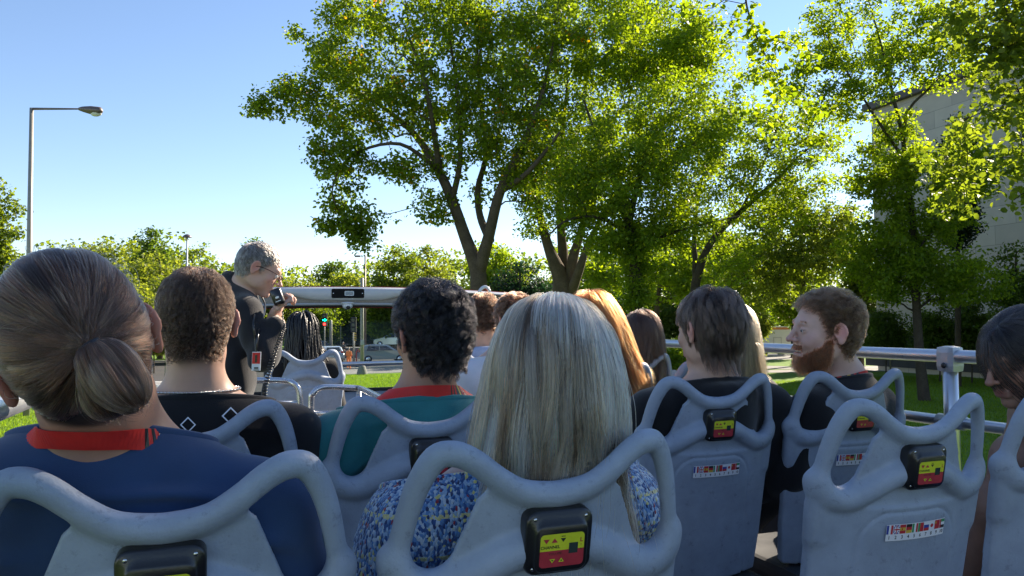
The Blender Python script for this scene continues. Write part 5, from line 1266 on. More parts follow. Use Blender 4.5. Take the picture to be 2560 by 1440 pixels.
# --- the big maple with two main limbs
D = 33
tree('maple_tree', 'tall maple with two leaning trunks and a long drooping branch on its sky side',
 [([(1200, by(D), D), (1197, 730, D), (1192, 672, D), (1162, 590, D), (1130, 500, D), (1098, 430, D), (1040, 340, D+1), (960, 270, D+1.5), (860, 210, D+1)], [.42, .36, .32, .25, .22, .19, .14, .09, .05]),
  ([(1197, 680, D), (1222, 590, D-.5), (1250, 480, D-.8), (1300, 380, D-1), (1350, 250, D-1), (1390, 80, D)], [.3, .23, .20, .15, .10, .04]),
  ([(1225, 600, D-.4), (1200, 540, D+.8), (1195, 470, D+1.2), (1215, 380, D+1.5), (1200, 240, D+2), (1190, 60, D+2)], [.18, .15, .13, .11, .08, .03]),
  ([(1100, 435, D), (1085, 330, D-1), (1060, 200, D-1.5), (1010, 60, D-1)], [.15, .11, .08, .03]),
  ([(1130, 500, D), (1150, 400, D-.5), (1145, 250, D-.5), (1120, 60, D)], [.14, .11, .08, .03]),
  ([(1098, 430, D), (1000, 360, D-1.5), (880, 390, D-2), (830, 480, D-2.2), (870, 560, D-2.2)], [.10, .07, .05, .03, .02]),
  ([(1250, 480, D-.8), (1320, 430, D-2), (1400, 330, D-2)], [.14, .10, .05])],
 [(1090, 130, 330, 220, D, 4.5, 330), (1240, 300, 230, 190, D, 4, 190), (900, 250, 190, 130, D, 3, 110), (720, 240, 95, 55, D-1, 1.5, 34), (840, 400, 75, 90, D-2, 1.5, 40),
  (870, 520, 70, 55, D-2.2, 1.2, 26), (900, 585, 30, 42, D-2.2, .6, 14), (822, 560, 30, 22, D-2.2, .6, 7), (790, 380, 25, 50, D-2, .6, 9), (1010, 410, 90, 50, D-1, 2, 26), (1090, 520, 60, 55, D-.5, 2, 16), (1330, 430, 80, 90, D, 2.5, 36), (860, 90, 90, 110, D, 2, 40), (735, 78, 22, 12, D, .4, 4), (1300, 50, 200, 120, D, 4, 90), (1000, -110, 260, 90, D, 4, 60), (650, 262, 30, 16, D-1, .5, 6)],
 19, .15, LM['maple'], 11, sig=.52, droop=.5, kite=False)
# --- multi-stemmed tree behind it
D = 38
tree('maple_tree', 'broad maple with four stems fanning from one short base, right of the two-trunked maple',
 [([(1410, by(D), D), (1408, 740, D), (1400, 690, D), (1372, 620, D), (1350, 540, D), (1330, 430, D)], [.62, .55, .40, .25, .18, .08]),
  ([(1410, 730, D), (1408, 640, D+.6), (1402, 560, D+.6), (1400, 400, D+1), (1420, 200, D+1)], [.34, .26, .2, .14, .05]),
  ([(1420, 735, D), (1432, 650, D), (1446, 600, D), (1480, 480, D), (1520, 300, D)], [.36, .26, .2, .14, .05]),
  ([(1425, 740, D), (1450, 670, D-1), (1475, 600, D-1), (1550, 460, D-1)], [.28, .2, .14, .05])],
 [(1480, 150, 260, 200, D, 5, 270), (1450, 380, 190, 160, D, 4, 190), (1620, 130, 190, 110, D-4, 3, 120), (1740, 120, 80, 110, D-5, 2, 50), (1330, 520, 60, 70, D, 2, 20), (1560, 0, 220, 80, D, 4, 80)],
 27, .14, LM['elm'], 21, sig=.66, droop=.4, kite=False)
# --- ivy-clad trunk
D = 29
tree('ivy_tree', 'dark ivy covered trunk with spreading branches between the two fan shaped trees',
 [([(1588, by(D), D), (1590, 720, D), (1583, 640, D), (1572, 560, D), (1545, 470, D), (1490, 340, D+1), (1460, 250, D+1)], [.26, .24, .21, .18, .13, .07, .03]),
  ([(1572, 560, D), (1600, 440, D), (1640, 330, D+.5), (1700, 220, D+.5)], [.13, .1, .07, .03]),
  ([(1585, 640, D), (1660, 590, D-1), (1760, 560, D-1.5), (1850, 540, D-1)], [.09, .06, .04, .02]),
  ([(1578, 590, D), (1500, 545, D-1), (1420, 550, D-1.5), (1370, 590, D-1.5)], [.08, .06, .04, .02])],
 [(1590, 420, 210, 150, D, 3.5, 250), (1700, 300, 150, 130, D, 3, 110), (1460, 480, 120, 100, D, 2.5, 80), (1590, 680, 38, 110, D, .8, 60), (1540, 590, 110, 60, D-.5, 2, 55), (1690, 560, 110, 60, D-.5, 2, 50)],
 27, .125, LM['elm'], 31, bark=M_barkd, sig=.52, droop=.15, rtip=.006)
# --- leaning double trunk, layered crown
D = 36
tree('layered_tree', 'leaning forked tree whose long bough reaches up over the lawn in flat leafy layers',
 [([(1735, by(D), D), (1737, 740, D), (1745, 690, D), (1760, 640, D), (1790, 590, D), (1850, 530, D), (1930, 460, D), (2010, 380, D), (2080, 330, D)], [.24, .22, .2, .17, .14, .12, .09, .05, .02]),
  ([(1738, 720, D), (1738, 650, D+.3), (1735, 600, D+.5), (1745, 500, D+.5), (1770, 380, D+.5)], [.15, .13, .11, .07, .03]),
  ([(1850, 530, D), (1900, 430, D-.5), (1950, 300, D-1), (1990, 200, D-1)], [.07, .05, .03, .015])],
 [(1900, 400, 210, 140, D, 3, 190), (2010, 330, 110, 110, D, 2.5, 70), (1790, 470, 120, 120, D, 3, 80), (1950, 520, 130, 50, D, 2.5, 40), (1830, 660, 80, 60, D, 2, 30), (1860, 250, 120, 110, D, 3, 50)],
 20, .13, LM['elm'], 41, bark=M_barkd, sig=.5, droop=.1)
# --- tree on the lawn at the right
D = 32.6
tree('lawn_tree', 'slender lawn tree in front of the stone building, bright leaves above and shaded leaves below',
 [([(2312, by(D), D), (2300, 900, D), (2292, 780, D), (2286, 650, D), (2278, 540, D), (2268, 440, D), (2256, 330, D)], [.26, .19, .165, .15, .13, .115, .10]),
  ([(2256, 335, D), (2235, 250, D), (2205, 120, D), (2165, -20, D)], [.10, .08, .05, .02]),
  ([(2258, 345, D), (2275, 270, D), (2340, 200, D), (2400, 80, D)], [.09, .06, .04, .02]),
  ([(2262, 400, D), (2200, 310, D-.5), (2130, 200, D-1), (2060, 80, D-1)], [.08, .06, .04, .02]),
  ([(2285, 640, D), (2340, 560, D-1), (2400, 480, D-1)], [.06, .04, .02])],
 [(2370, 420, 140, 90, D-1, 2.2, 95), (2200, 90, 220, 150, D, 3.5, 150), (2090, 220, 130, 110, D-1, 2.5, 55), (2180, 440, 110, 90, D, 2.5, 45), (2330, 560, 100, 60, D, 2.2, 50), (2290, 680, 170, 90, D, 2.8, 170), (2200, 620, 100, 90, D, 2.2, 65), (2420, 700, 90, 70, D, 2, 40), (2400, 120, 120, 110, D-1, 2.5, 50), (2225, 330, 55, 70, D, 1.5, 24), (2210, 500, 60, 80, D, 1.5, 26)],
 26, .13, LM['elm'], 51, bark=M_barkd, sig=.46, droop=.25, kite=False)
# --- mid-distance trees
D = 58
tree('tree', 'airy tree with visible tiers of branches standing behind the bearded person',
 [([(2010, by(D), D), (2008, 760, D), (2005, 640, D), (2003, 540, D), (2000, 450, D)], [.25, .22, .18, .1, .03])],
 [(2000, 620, 170, 120, D, 5, 190), (1920, 700, 130, 90, D, 4, 90), (2080, 560, 90, 60, D, 3, 40), (1960, 520, 80, 50, D, 3, 30)],
 20, .26, LM['mid'], 61, bark=M_barkd, sig=.75, droop=.1)
D = 52
tree('tree', 'yellow green bushy tree low behind the ivy trunk',
 [([(1640, by(D), D), (1642, 780, D), (1650, 700, D), (1660, 620, D)], [.2, .17, .12, .05])],
 [(1690, 680, 110, 100, D, 4, 110), (1490, 700, 80, 70, D, 3, 60), (1800, 600, 120, 90, D+4, 4, 70), (1560, 620, 120, 70, D+3, 4, 60)],
 20, .24, LM['elm'], 62, sig=.7, droop=.1)
def simple_tree(name, label, px, top, halfw, bot, D, m, seed, n=90, leaf=.34, nper=16, sig=1.0, group=None, cat='tree', bark=None, trunk=.3, lean=0):
    h = (bot-top)/2; cy = (bot+top)/2
    n = int(n*1.5); env = [(px, cy, halfw*.98, h*1.02, D, halfw/F*D*.8, int(n*.55)), (px-halfw*.45, cy+h*.35, halfw*.62, h*.68, D, halfw/F*D*.5, int(n*.22)), (px+halfw*.45, cy+h*.32, halfw*.62, h*.7, D, halfw/F*D*.5, int(n*.22)), (px, cy+h*.78, halfw*1.05, h*.32, D, halfw/F*D*.5, int(n*.3))]
    return tree(name, label, [([(px, by(D), D), (px+lean*.3, (by(D)+cy)/2, D), (px+lean, cy, D), (px+lean, top+h*.3, D)], [trunk, trunk*.8, trunk*.5, .05])], env, nper, leaf, m, seed, bark=bark or M_barkd, sig=sig, droop=.1, rtip=.012, group=group, cat=cat)
GT = 'trees of the far tree line'
simple_tree('tree', 'leafy tree cut by the photo edge beside the tall lamp post', -25, 440, 75, 720, 42, LM['mid'], 70, n=90, leaf=.2, nper=22, sig=.6, group=GT)
simple_tree('tree', 'low yellowish tree crossing the foot of the tall lamp post', 60, 640, 110, 830, 60, LM['mid'], 71, n=70, leaf=.24, sig=.8, group=GT)
simple_tree('tree', 'wide pale green tree with thin twigs sticking up against the sky', 250, 590, 140, 830, 80, LM['pale'], 72, n=170, leaf=.32, sig=.95, group=GT)
simple_tree('tree', 'domed dark green tree rising highest behind the left tree line', 375, 556, 52, 760, 105, LM['dark'], 73, n=90, leaf=.4, sig=1.2, group=GT)
simple_tree('tree', 'bright green tree beside the mushroom shaped lamp', 400, 625, 125, 830, 78, LM['pale'], 74, n=170, leaf=.32, sig=.95, group=GT)
simple_tree('tree', 'green tree sloping down towards the tour guide', 480, 608, 75, 800, 95, LM['mid'], 75, n=90, leaf=.34, sig=1.0, group=GT)
simple_tree('tree', 'pale young tree in front of the left tree line above the short haired head', 340, 700, 70, 860, 62, LM['pale'], 76, n=70, leaf=.24, sig=.7, group=GT)
simple_tree('tree', 'small rounded tree just behind the grey haired head', 640, 598, 42, 780, 110, LM['dark'], 77, n=50, leaf=.38, sig=1.1, group=GT)
simple_tree('tree', 'round dark tree in the gap right of the grey haired head', 828, 648, 52, 800, 130, LM['dark'], 78, n=90, leaf=.42, sig=1.2, group=GT)
simple_tree('tree', 'pale low tree right in front of the round dark tree', 740, 690, 60, 800, 100, LM['pale'], 79, n=60, leaf=.36, sig=1.0, group=GT)
simple_tree('tree', 'pale low tree beside the bent street light', 870, 672, 50, 800, 105, LM['pale'], 80, n=60, leaf=.36, sig=1.0, group=GT)
simple_tree('tree', 'dense green tree left of the two-trunked maple', 985, 600, 75, 830, 88, LM['mid'], 81, n=170, leaf=.32, sig=.95, group=GT)
simple_tree('tree', 'greyish loose tree just behind the two-trunked maple', 1075, 610, 70, 830, 92, LM['pale'], 82, n=130, leaf=.32, sig=.95, group=GT)
simple_tree('tree', 'sunny yellow green tree between the two maples', 1240, 605, 80, 760, 75, LM['elm'], 83, n=130, leaf=.28, sig=.85, group=GT)
simple_tree('conifer_tree', 'dark bluish evergreen low between the two maples', 1300, 650, 85, 830, 68, LM['conifer'], 84, n=170, leaf=.24, sig=.8, group=GT)
simple_tree('conifer_tree', 'dark evergreen behind the right maple, filling the space under its crown', 1490, 640, 110, 840, 82, LM['conifer'], 85, n=170, leaf=.28, sig=.9, group=GT)
simple_tree('tree', 'dense shady tree behind the traffic signals seen through the windscreen', 780, 750, 80, 850, 95, LM['mid'], 86, n=110, leaf=.3, sig=.9, group=GT)
simple_tree('tree', 'dark tree behind the silver car seen through the windscreen', 970, 740, 95, 880, 98, LM['dark'], 87, n=190, leaf=.32, sig=.95, group=GT)
simple_tree('tree', 'dark tree behind the black suited pedestrian', 880, 745, 60, 870, 99, LM['dark'], 88, n=110, leaf=.32, sig=.95, group=GT)
simple_tree('tree', 'tall shady tree standing far behind the bearded head', 1830, 560, 110, 850, 90, LM['dark'], 89, n=190, leaf=.34, sig=1.0, group=GT)
simple_tree('tree', 'shady tree at the far side of the lawn beyond the black hoodie', 1720, 640, 110, 850, 80, LM['dark'], 90, n=170, leaf=.3, sig=.9, group=GT)
simple_tree('tree', 'sunlit tree low behind the bearded head near the trailer', 1985, 650, 70, 800, 70, LM['elm'], 91, n=90, leaf=.26, sig=.8, group=GT)
simple_tree('tree', 'dark green tree standing against the corner of the stone building', 2150, 590, 42, 850, 56, LM['dark'], 92, n=100, leaf=.24, sig=.7, group=GT)
simple_tree('conifer_tree', 'black green pine rising in front of the stone building wall', 2395, 290, 45, 600, 39, LM['conifer'], 93, n=110, leaf=.14, nper=26, sig=.55, trunk=.16)
simple_tree('tree', 'thin shady tree against the stone building near the photo edge', 2540, 600, 70, 830, 36, LM['dark'], 94, n=70, leaf=.15, sig=.6, trunk=.12)
for k, (px, top, hw, D, txt) in enumerate([(150, 690, 90, 66, 'under the tall lamp post'), (300, 675, 100, 70, 'left of the mushroom lamp'), (430, 690, 100, 68, 'below the mushroom lamp'), (560, 690, 90, 72, 'behind the shoulders of the guide'), (690, 705, 70, 84, 'right of the guide above the windscreen')]):
    simple_tree('shrub', 'large pale roadside bush '+txt, px, top, hw, 850, D, LM['pale'], 140+k, n=150, leaf=.26, nper=18, sig=.8, trunk=.08, cat='shrub', group='bushes along the far road')
# shrubs at the foot of the building
k = 0
for (px, top, hw, bot, D, txt) in [(2150, 780, 60, 880, 46, 'shrub beside the lawn tree, farthest from the photo edge'), (2215, 770, 50, 885, 44, 'shrub just left of the lawn tree trunk'), (2350, 760, 70, 885, 42, 'shrub just right of the lawn tree trunk'),
                             (2430, 750, 60, 885, 41, 'shrub above the rail post near the looking down head'), (2540, 740, 80, 890, 40, 'shrub behind the looking down head'), (2060, 800, 60, 870, 52, 'shrub behind the bearded head')]:
    simple_tree('shrub', 'dark leafy '+txt, px, top, hw, bot, D, LM['dark'], 100+k, n=70, leaf=.13, nper=34, sig=.5, trunk=.05, cat='shrub', group='shrubs at the foot of the building'); k += 1
simple_tree('shrub', 'small sunlit bush on the lawn in front of the brown long haired head', 1690, 850, 45, 960, 27, LM['elm'], 110, n=40, leaf=.10, nper=34, sig=.3, trunk=.03, cat='shrub')
simple_tree('shrub', 'young sapling with yellow green leaves in front of the trailer', 1905, 770, 26, 842, 70, LM['pale'], 111, n=24, leaf=.2, nper=20, sig=.5, trunk=.04, cat='shrub')
simple_tree('shrub', 'bush on the grass by the road seen behind the short haired head', 385, 780, 60, 880, 55, LM['pale'], 112, n=60, leaf=.2, nper=20, sig=.6, trunk=.05, cat='shrub')
# hedge on the bank seen through the windscreen
for k, (px, D, txt) in enumerate([(690, 112, 'under the guide'), (850, 114, 'behind the pedestrian'), (1040, 116, 'behind the silver car')]):
    simple_tree('shrub', 'long clipped hedge on the far bank '+txt, px, 800, 100, 850, D, LM['elm'], 120+k, n=90, leaf=.3, nper=26, sig=.9, trunk=.08, cat='hedge')
# distant wood that closes the horizon all round
C = []
for a in np.arange(-75, 125, .32):
    Dd = rng.uniform(135, 175); az = R(a)+YAW*.5; x, y = Dd*math.sin(az), Dd*math.cos(az); px = 1280+F*math.tan(max(-1.2, min(1.2, az-YAW)))
    top = np.interp(px, [-200, 60, 200, 330, 420, 560, 640, 740, 860, 960, 1180, 1300, 1700, 2100], [650, 655, 640, 610, 625, 668, 655, 690, 672, 640, 625, 640, 610, 600])
    hh = (803-top)/F*Dd*.97+3.4+rng.normal(0, .8)
    for z in np.arange(1, hh, 1.7): C.append((x+rng.normal(0, 1.6), y+rng.normal(0, 3), z+rng.normal(0, .6)))
leaves('distant_wood', np.array(C), 2.2, 34, .75, LM['mid'], None, 500, .1); tag(bpy.data.objects['distant_wood'], kind='stuff')
# --- the big lime tree beside the bus: its crown shades the near seats and its twigs hang into the top of the photo
tx, ty = 9.6, -1.2
def wp(x, y, z): return np.array([x, y, z])
rootp = wp(tx, ty, 0)
def near_tree(name, label, base, crown, seed, hang=None, sk=None, nper=30, leaf=.10, cnt=520, hangleaf=None, m=None):
    g = np.random.default_rng(seed); T = []
    for (c, r, n) in crown:
        d = g.normal(0, 1, (n, 3)); d /= np.linalg.norm(d, axis=1)[:, None]; T.append(np.array(c)+d*g.random(n)[:, None]**.36*np.array(r))
    if hang is not None: T.append(hang)
    T = np.concatenate(T); b = np.array(base)
    sk = sk or [([b+[0, 0, -.1], b+[0, 0, 1.5], b+[.1, .1, 3.4], b+[.0, .2, 5.5], b+[-.1, .1, 8]], [.34, .28, .24, .18, .08], None)]
    root = empty(name, tuple(b), label=label, cat='tree'); A, Pn, Rr = grow(sk, T, seed, .006, pen=.25)
    wood('trunk', A-b, Pn, Rr, M_barkd, root); sel = np.array([i for i in range(len(A)) if Rr[i] < .02 and Pn[i] >= 0])
    leaves('crown', A[sel]-b, .30, nper, leaf, m or LM['elm'], root, seed+1, .6, kite=False); return root
hang = [pt(x, y, d) for x, y, d in
 [(2420, 20, 9.5), (2470, 60, 9.3), (2520, 40, 9), (2550, 110, 9), (2500, 130, 9.2), (2440, 110, 9.4), (2460, 190, 9.3), (2530, 190, 9), (2555, 260, 9), (2400, 60, 9.6), (2380, 10, 9.8), (2490, 230, 9.2), (2548, 330, 9), (2556, 380, 9), (2550, 440, 9.0), (2535, 500, 9.0),
  (2412, 300, 11), (2408, 350, 11), (2400, 400, 11), (2392, 450, 11), (2388, 500, 11), (2360, 470, 11), (2350, 420, 11), (2555, 60, 8.8), (2500, 0, 9), (2560, 0, 9), (2450, -40, 9.4), (2550, 160, 8.8)]]
hang = np.array(hang); hang = np.concatenate([hang, hang+rng.normal(0, .22, hang.shape)])
near_tree('lime_tree', 'lime tree beside the bus, its heart shaped leaves hanging into the upper right corner', (12.2, 5.4, 0),
 [((11.0, 5.45, 10.0), (1.7, 1.6, 4.1), 520)], 200, hang, nper=20, leaf=.088, m=LM['mid'])
# hanging twigs at the top, from a second overhead crown
D = 15
tw = [(1860, 10), (1885, 60), (1900, 120), (1925, 180), (1935, 240), (1890, 170), (1960, 90), (2000, 150), (1850, 190), (1830, 260), (1880, 300), (1930, 320), (2010, 280), (1970, 350), (2060, 250), (2090, 330), (1820, 350), (2040, 390), (1780, 60), (1740, 20), (1690, 30), (1800, 120)]
hang2 = np.array([pt(x, y, D+rng.uniform(-1, 1)) for x, y in tw])
near_tree('elm_tree', 'tree leaning over the road with bare thin twigs hanging in the gap of sky', (17.5, 11.5, 0),
 [(tuple(pt(2100, -230, 15.5)), (2.6, 2.0, 1.0), 40)], 210, hang2, nper=11, leaf=.12,
 sk=[([wp(17.5, 11.5, -.1), wp(17.5, 11.5, 5), wp(17.2, 11.6, 9), pt(2900, -200, 17), pt(2500, -260, 16), pt(2150, -200, 15.3), pt(1950, -110, 15), pt(1862, -40, 15)], [.3, .24, .2, .15, .11, .07, .04, .025], None),
  ([pt(1862, -40, 15), pt(1868, 20, 15), pt(1893, 95, 15), pt(1925, 160, 15), pt(1950, 210, 15)], [.024, .02, .016, .010, .004], 0), ([pt(1893, 95, 15), pt(1960, 105, 15), pt(2030, 130, 15.1)], [.013, .008, .003], 0)])
# ------------------------------------------------------------------ stone building
M_stone = bpy.data.materials.new('limestone_blocks'); M_stone.use_nodes = True
n = M_stone.node_tree; b = n.nodes['Principled BSDF']; b.inputs['Roughness'].default_value = .85
tc = n.nodes.new('ShaderNodeTexCoord'); mp = n.nodes.new('ShaderNodeMapping'); mp.inputs['Rotation'].default_value = (R(90), 0, 0)
br = n.nodes.new('ShaderNodeTexBrick'); br.inputs['Scale'].default_value = 1; br.inputs['Brick Width'].default_value = 2.6; br.inputs['Row Height'].default_value = 1.05; br.inputs['Mortar Size'].default_value = .012
br.inputs['Color1'].default_value = (.56, .50, .42, 1); br.inputs['Color2'].default_value = (.47, .42, .355, 1); br.inputs['Mortar'].default_value = (.25, .23, .20, 1)
nz = n.nodes.new('ShaderNodeTexNoise'); nz.inputs['Scale'].default_value = 1.2; nz.inputs['Detail'].default_value = 8; mx = n.nodes.new('ShaderNodeMix'); mx.data_type = 'RGBA'; mx.blend_type = 'MULTIPLY'; mx.inputs[0].default_value = .5
rp = n.nodes.new('ShaderNodeMapRange'); rp.inputs[3].default_value = .55; rp.inputs[4].default_value = 1.25
n.links.new(tc.outputs['Object'], mp.inputs[0]); n.links.new(mp.outputs[0], br.inputs[0]); n.links.new(tc.outputs['Object'], nz.inputs['Vector']); n.links.new(nz.outputs[0], rp.inputs[0]); n.links.new(rp.outputs[0], mx.inputs[7]); n.links.new(br.outputs[0], mx.inputs[6]); n.links.new(mx.outputs[2], b.inputs['Base Color'])
cA = gb(2192, 52); cB = gb(2620, 40.5)
def topz(px, py, D): return float(pt(px, py, D)[2])
dv = (cB-cA); Lb = np.linalg.norm(dv); dv /= Lb; nv = np.array([-dv[1], dv[0], 0]); Hb = topz(2192, 272, 52)
ab = math.atan2(dv[1], dv[0])
bld = empty('stone_building', tuple(cA), rz=ab, label='plain limestone building with a flat roof partly hidden by the lawn tree', cat='building')
m = MB(); m.box((15, 7, Hb/2), (30, 14, Hb)); m.build('wall', M_stone, bld)
m = MB(); m.box((15, 7, Hb+.25), (30.8, 14.8, .5), bev=.06); m.build('cornice', mat('cornice_stone_dark', (.10, .09, .085), .8, noise=.2, nscale=2), bld)
for (x, z, w_, h_) in [(13.2, Hb*.60, 1.7, 2.0), (17.4, Hb*.60, 1.7, 2.0), (17.4, Hb*.28, 1.7, 2.0)]:
    m = MB(); m.box((x, .02, z), (w_, .1, h_)); wdw = m.build('window', mat('window_glass_dark', (.03, .035, .045), .12), bld)
    m = MB()
    for a, c in (((x-w_/2-.05, -.05, z), (.1, .16, h_+.2)), ((x+w_/2+.05, -.05, z), (.1, .16, h_+.2)), ((x, -.05, z+h_/2+.05), (w_, .16, .1))): m.box(a, c)
    m.box((x, -.045, z), (.06, .12, h_)); m.build('frame', M_conc, wdw)
    m = MB(); m.box((x, -.14, z-h_/2-.09), (w_+.5, .34, .18), bev=.02); m.build('sill', M_stone, wdw)
m = MB(); m.box((7, -.06, 1.3), (16, .1, 2.0)); m.build('plinth', mat('plinth_dark', (.06, .06, .065), .8, noise=.2, nscale=2), bld)
# ------------------------------------------------------------------ street furniture
M_pole = mat('galvanised_pole', (.30, .28, .25), .5, metal=.3, noise=.08, nscale=3)
M_lampb = mat('lamp_housing_bronze', (.16, .12, .11), .4, metal=.3)
M_lens = mat('lamp_lens', (.7, .68, .62), .25)
D = 30; b0 = gb(70, D); z1 = topz(70, 264, D)
t = empty('street_lamp', tuple(b0), label='tall street lamp with a long horizontal arm against the open sky', cat='street lamp')
m = MB(); m.tube([(0, 0, 0), (0, 0, z1*.5), (0, 0, z1)], [.115, .098, .072], 14); m.build('pole', M_pole, t)
ax = _rt*np.array([1, 1, 0]); ax /= np.linalg.norm(ax); s = D/F
m = MB(); m.tube([(0, 0, z1-.03), tuple(ax*125*s+np.array([0, 0, z1-.05]))], [.05, .03], 8); m.build('arm', M_lampb, t)
m = MB(); c = ax*148*s+np.array([0, 0, z1-.06]); Rm = np.stack([ax, np.cross([0, 0, 1], ax), [0, 0, 1]], 1)
P = smooth_path([ax*118*s+[0, 0, z1-.05], ax*130*s+[0, 0, z1-.06], ax*150*s+[0, 0, z1-.10], ax*170*s+[0, 0, z1-.13], ax*180*s+[0, 0, z1-.16]], 4)
m.tube(P, np.interp(np.arange(len(P)), [0, 3, 8, 13, len(P)-1], [.04, .09, .16, .15, .02]), 12); hd = m.build('lamp_head', M_lampb, t)
m = MB(); m.ball(ax*163*s+np.array([0, 0, z1-.22]), (.22, .12, .13), Rm=Rm, n=14); m.build('lens', M_lens, hd)
D = 60; b0 = gb(466, D); z1 = topz(466, 592, D); m = MB()
t = empty('street_lamp', tuple(b0), label='slim lamp post with a mushroom shaped cap above the left tree line', cat='street lamp')
m.tube([(0, 0, 0), (0, 0, z1)], [.09, .06], 10); m.build('pole', mat('pole_pale_grey', (.45, .48, .5), .4, metal=.2), t)
m = MB(); m.tube([(0, 0, z1-.02), (0, 0, z1+.02), (0, 0, z1+.12), (0, 0, z1+.2), (0, 0, z1+.24)], [.34, .34, .27, .15, .02], 16); m.build('lamp_cap', M_lampb, t)
D = 75; b0 = gb(913, D); z1 = topz(913, 638, D)
t = empty('street_lamp', tuple(b0), label='small street light with a short arm above the windscreen beam', cat='street lamp')
m = MB(); m.tube([(0, 0, 0), (0, 0, z1)], [.09, .07], 8); m.build('pole', M_lampb, t)
m = MB(); m.tube([(0, 0, z1-.05), tuple(-ax*.55+np.array([0, 0, z1-.05]))], .035, 6); m.box(tuple(-ax*.72+np.array([0, 0, z1-.07])), (.5, .25, .16), Rm=Rm, bev=.03); m.build('lamp_head', M_lampb, t)
D = 52; b0 = gb(905, D); z1 = topz(903, 696, D)
t = empty('signal_pole', tuple(b0), label='thick silver pole on a cone shaped concrete foot seen through the windscreen', cat='pole')
m = MB(); m.tube([(0, 0, .3), (0, 0, z1*.5), (0, 0, z1), (0, 0, z1+.06)], [.13, .12, .11, .03], 14); m.build('pole', M_pole, t)
m = MB(); m.tube([(0, 0, 0), (0, 0, .05), (0, 0, .5), (0, 0, .62)], [.36, .36, .24, .15], 16); m.build('foot', M_conc, t)
m = MB(); m.box((0.0, -.16, 2.1), (.22, .14, .32), bev=.03); m.build('push_button', M_joint, t)
# traffic signals
M_em_g = mat('signal_green_lit', (.0, .3, .15), .4, emit=(0, 1, .45, 3.5)); M_em_r = mat('signal_red_lit', (.3, 0, 0), .4, emit=(1, .03, .02, 3.0)); M_sig = mat('signal_housing_black', (.015, .015, .016), .5)
for (px, py, D, lit, txt) in [(812, 800, 70, True, 'traffic signal with a green arrow and a red hand lit, seen through the windscreen'), (884, 812, 60, False, 'dark traffic signal mounted beside the thick silver pole')]:
    b0 = gb(px, D); t = empty('traffic_signal', tuple(b0), label=txt, cat='traffic signal'); zc = topz(px, py, D)
    m = MB(); m.tube([(0, .15, 0), (0, .15, zc+.5)], .05, 8); m.build('post', M_pole, t)
    m = MB(); m.box((0, 0, zc), (.42, .22, 1.15), Rm=Rm, bev=.05); m.build('housing', M_sig, t)
    nrm = np.cross(ax, [0, 0, 1.]); nrm = -nrm if nrm[1] > 0 else nrm
    for kk, dz in enumerate((.36, .0, -.36)):
        c = nrm*.13+np.array([0, 0, zc+dz])
        m = MB(); P = [c+.12*(math.cos(q)*ax+math.sin(q)*np.array([0, 0, 1])) for q in np.arange(14)*2*math.pi/14]; m.prism(P, nrm*.02)
        if lit and kk == 1:
            m = MB(); sh = [(-.17, -.04), (.0, -.04), (.0, -.13), (.19, 0), (.0, .13), (.0, .04), (-.17, .04)]; m.prism([c+a*ax+np.array([0, 0, z]) for a, z in sh], nrm*.02); m.build('green_arrow', M_em_g, t)
        elif lit and kk == 2: m.build('red_lamp', M_em_r, t)
        else: m.build('lamp', M_win, t)
        m = MB(); m.tube([c+np.array([0, 0, .14])-ax*.13, c+np.array([0, 0, .17]), c+np.array([0, 0, .14])+ax*.13], .015, 5); m.build('visor', M_sig, t)
# hazard marker
D = 62; b0 = gb(886, D); t = empty('hazard_sign', tuple(b0), label='black and yellow diagonal striped marker board beside the thick pole', cat='sign'); zt = topz(886, 829, D); zb = topz(886, 852, D)
m = MB(); m.box((0, 0, (zt+zb)/2), (.34, .03, zt-zb), Rm=Rm); m.build('board', M_blk, t)
m = MB(); nrm = np.cross(ax, [0, 0, 1.]); nrm = -nrm if nrm[1] > 0 else nrm; Hh = zt-zb
for k in range(4):
    z0 = zb+Hh*(k/4)-.02; P = [(-.16, z0+.10), (.16, z0-.0), (.16, z0+.09), (-.16, z0+.19)]
    P = [(a, min(max(z, zb), zt)) for a, z in P]; m.prism([nrm*.02+a*ax+np.array([0, 0, z]) for a, z in P], nrm*.004)
m.build('stripes', mat('sign_yellow', (.75, .45, .02), .5), t)
m = MB(); m.tube([(0, .05, 0), (0, .05, zt)], .04, 8); m.build('post', M_pole, t)
for px, top, D, r, txt in [(827, 800, 75, .16, 'grey round post left of the black suited pedestrian'), (852, 815, 85, .05, 'thin grey pole between the grey post and the pedestrian'), (943, 800, 90, .05, 'thin grey pole behind the silver car'), (2223, 770, 48, .05, 'thin green stake in the shrubs'), (1484, 655, 70, .06, 'thin pale pole behind the multi-stemmed maple')]:
    b0 = gb(px, D); m = MB(); m.tube([(0, 0, 0), (0, 0, topz(px, top, D)-.1), (0, 0, topz(px, top, D))], [r, r*.85, r*.5], 10); o = m.build('pole', M_pole, None, label=txt, cat='pole'); o.location = tuple(b0)
D = 66; b0 = gb(891, D); o = MB(); o.tube([(0, 0, 0), (0, 0, .06), (0, 0, 1.0), (0, 0, 1.05)], [.16, .06, .05, .03], 10); o = o.build('bollard', mat('marker_red', (.6, .06, .03), .4), None, label='red plastic marker post between the worker and the silver car', cat='bollard'); o.location = tuple(b0)
D = 78; b0 = gb(882, D); m = MB(); m.box((0, 0, .45), (2.6, 1.6, .9), Rm=Rm, bev=.05); m.box((0, 0, .93), (2.8, 1.8, .1), Rm=Rm, bev=.02); o = m.build('concrete_planter', M_conc, None, label='low grey concrete block behind the black suited pedestrian', cat='planter'); o.location = tuple(b0)
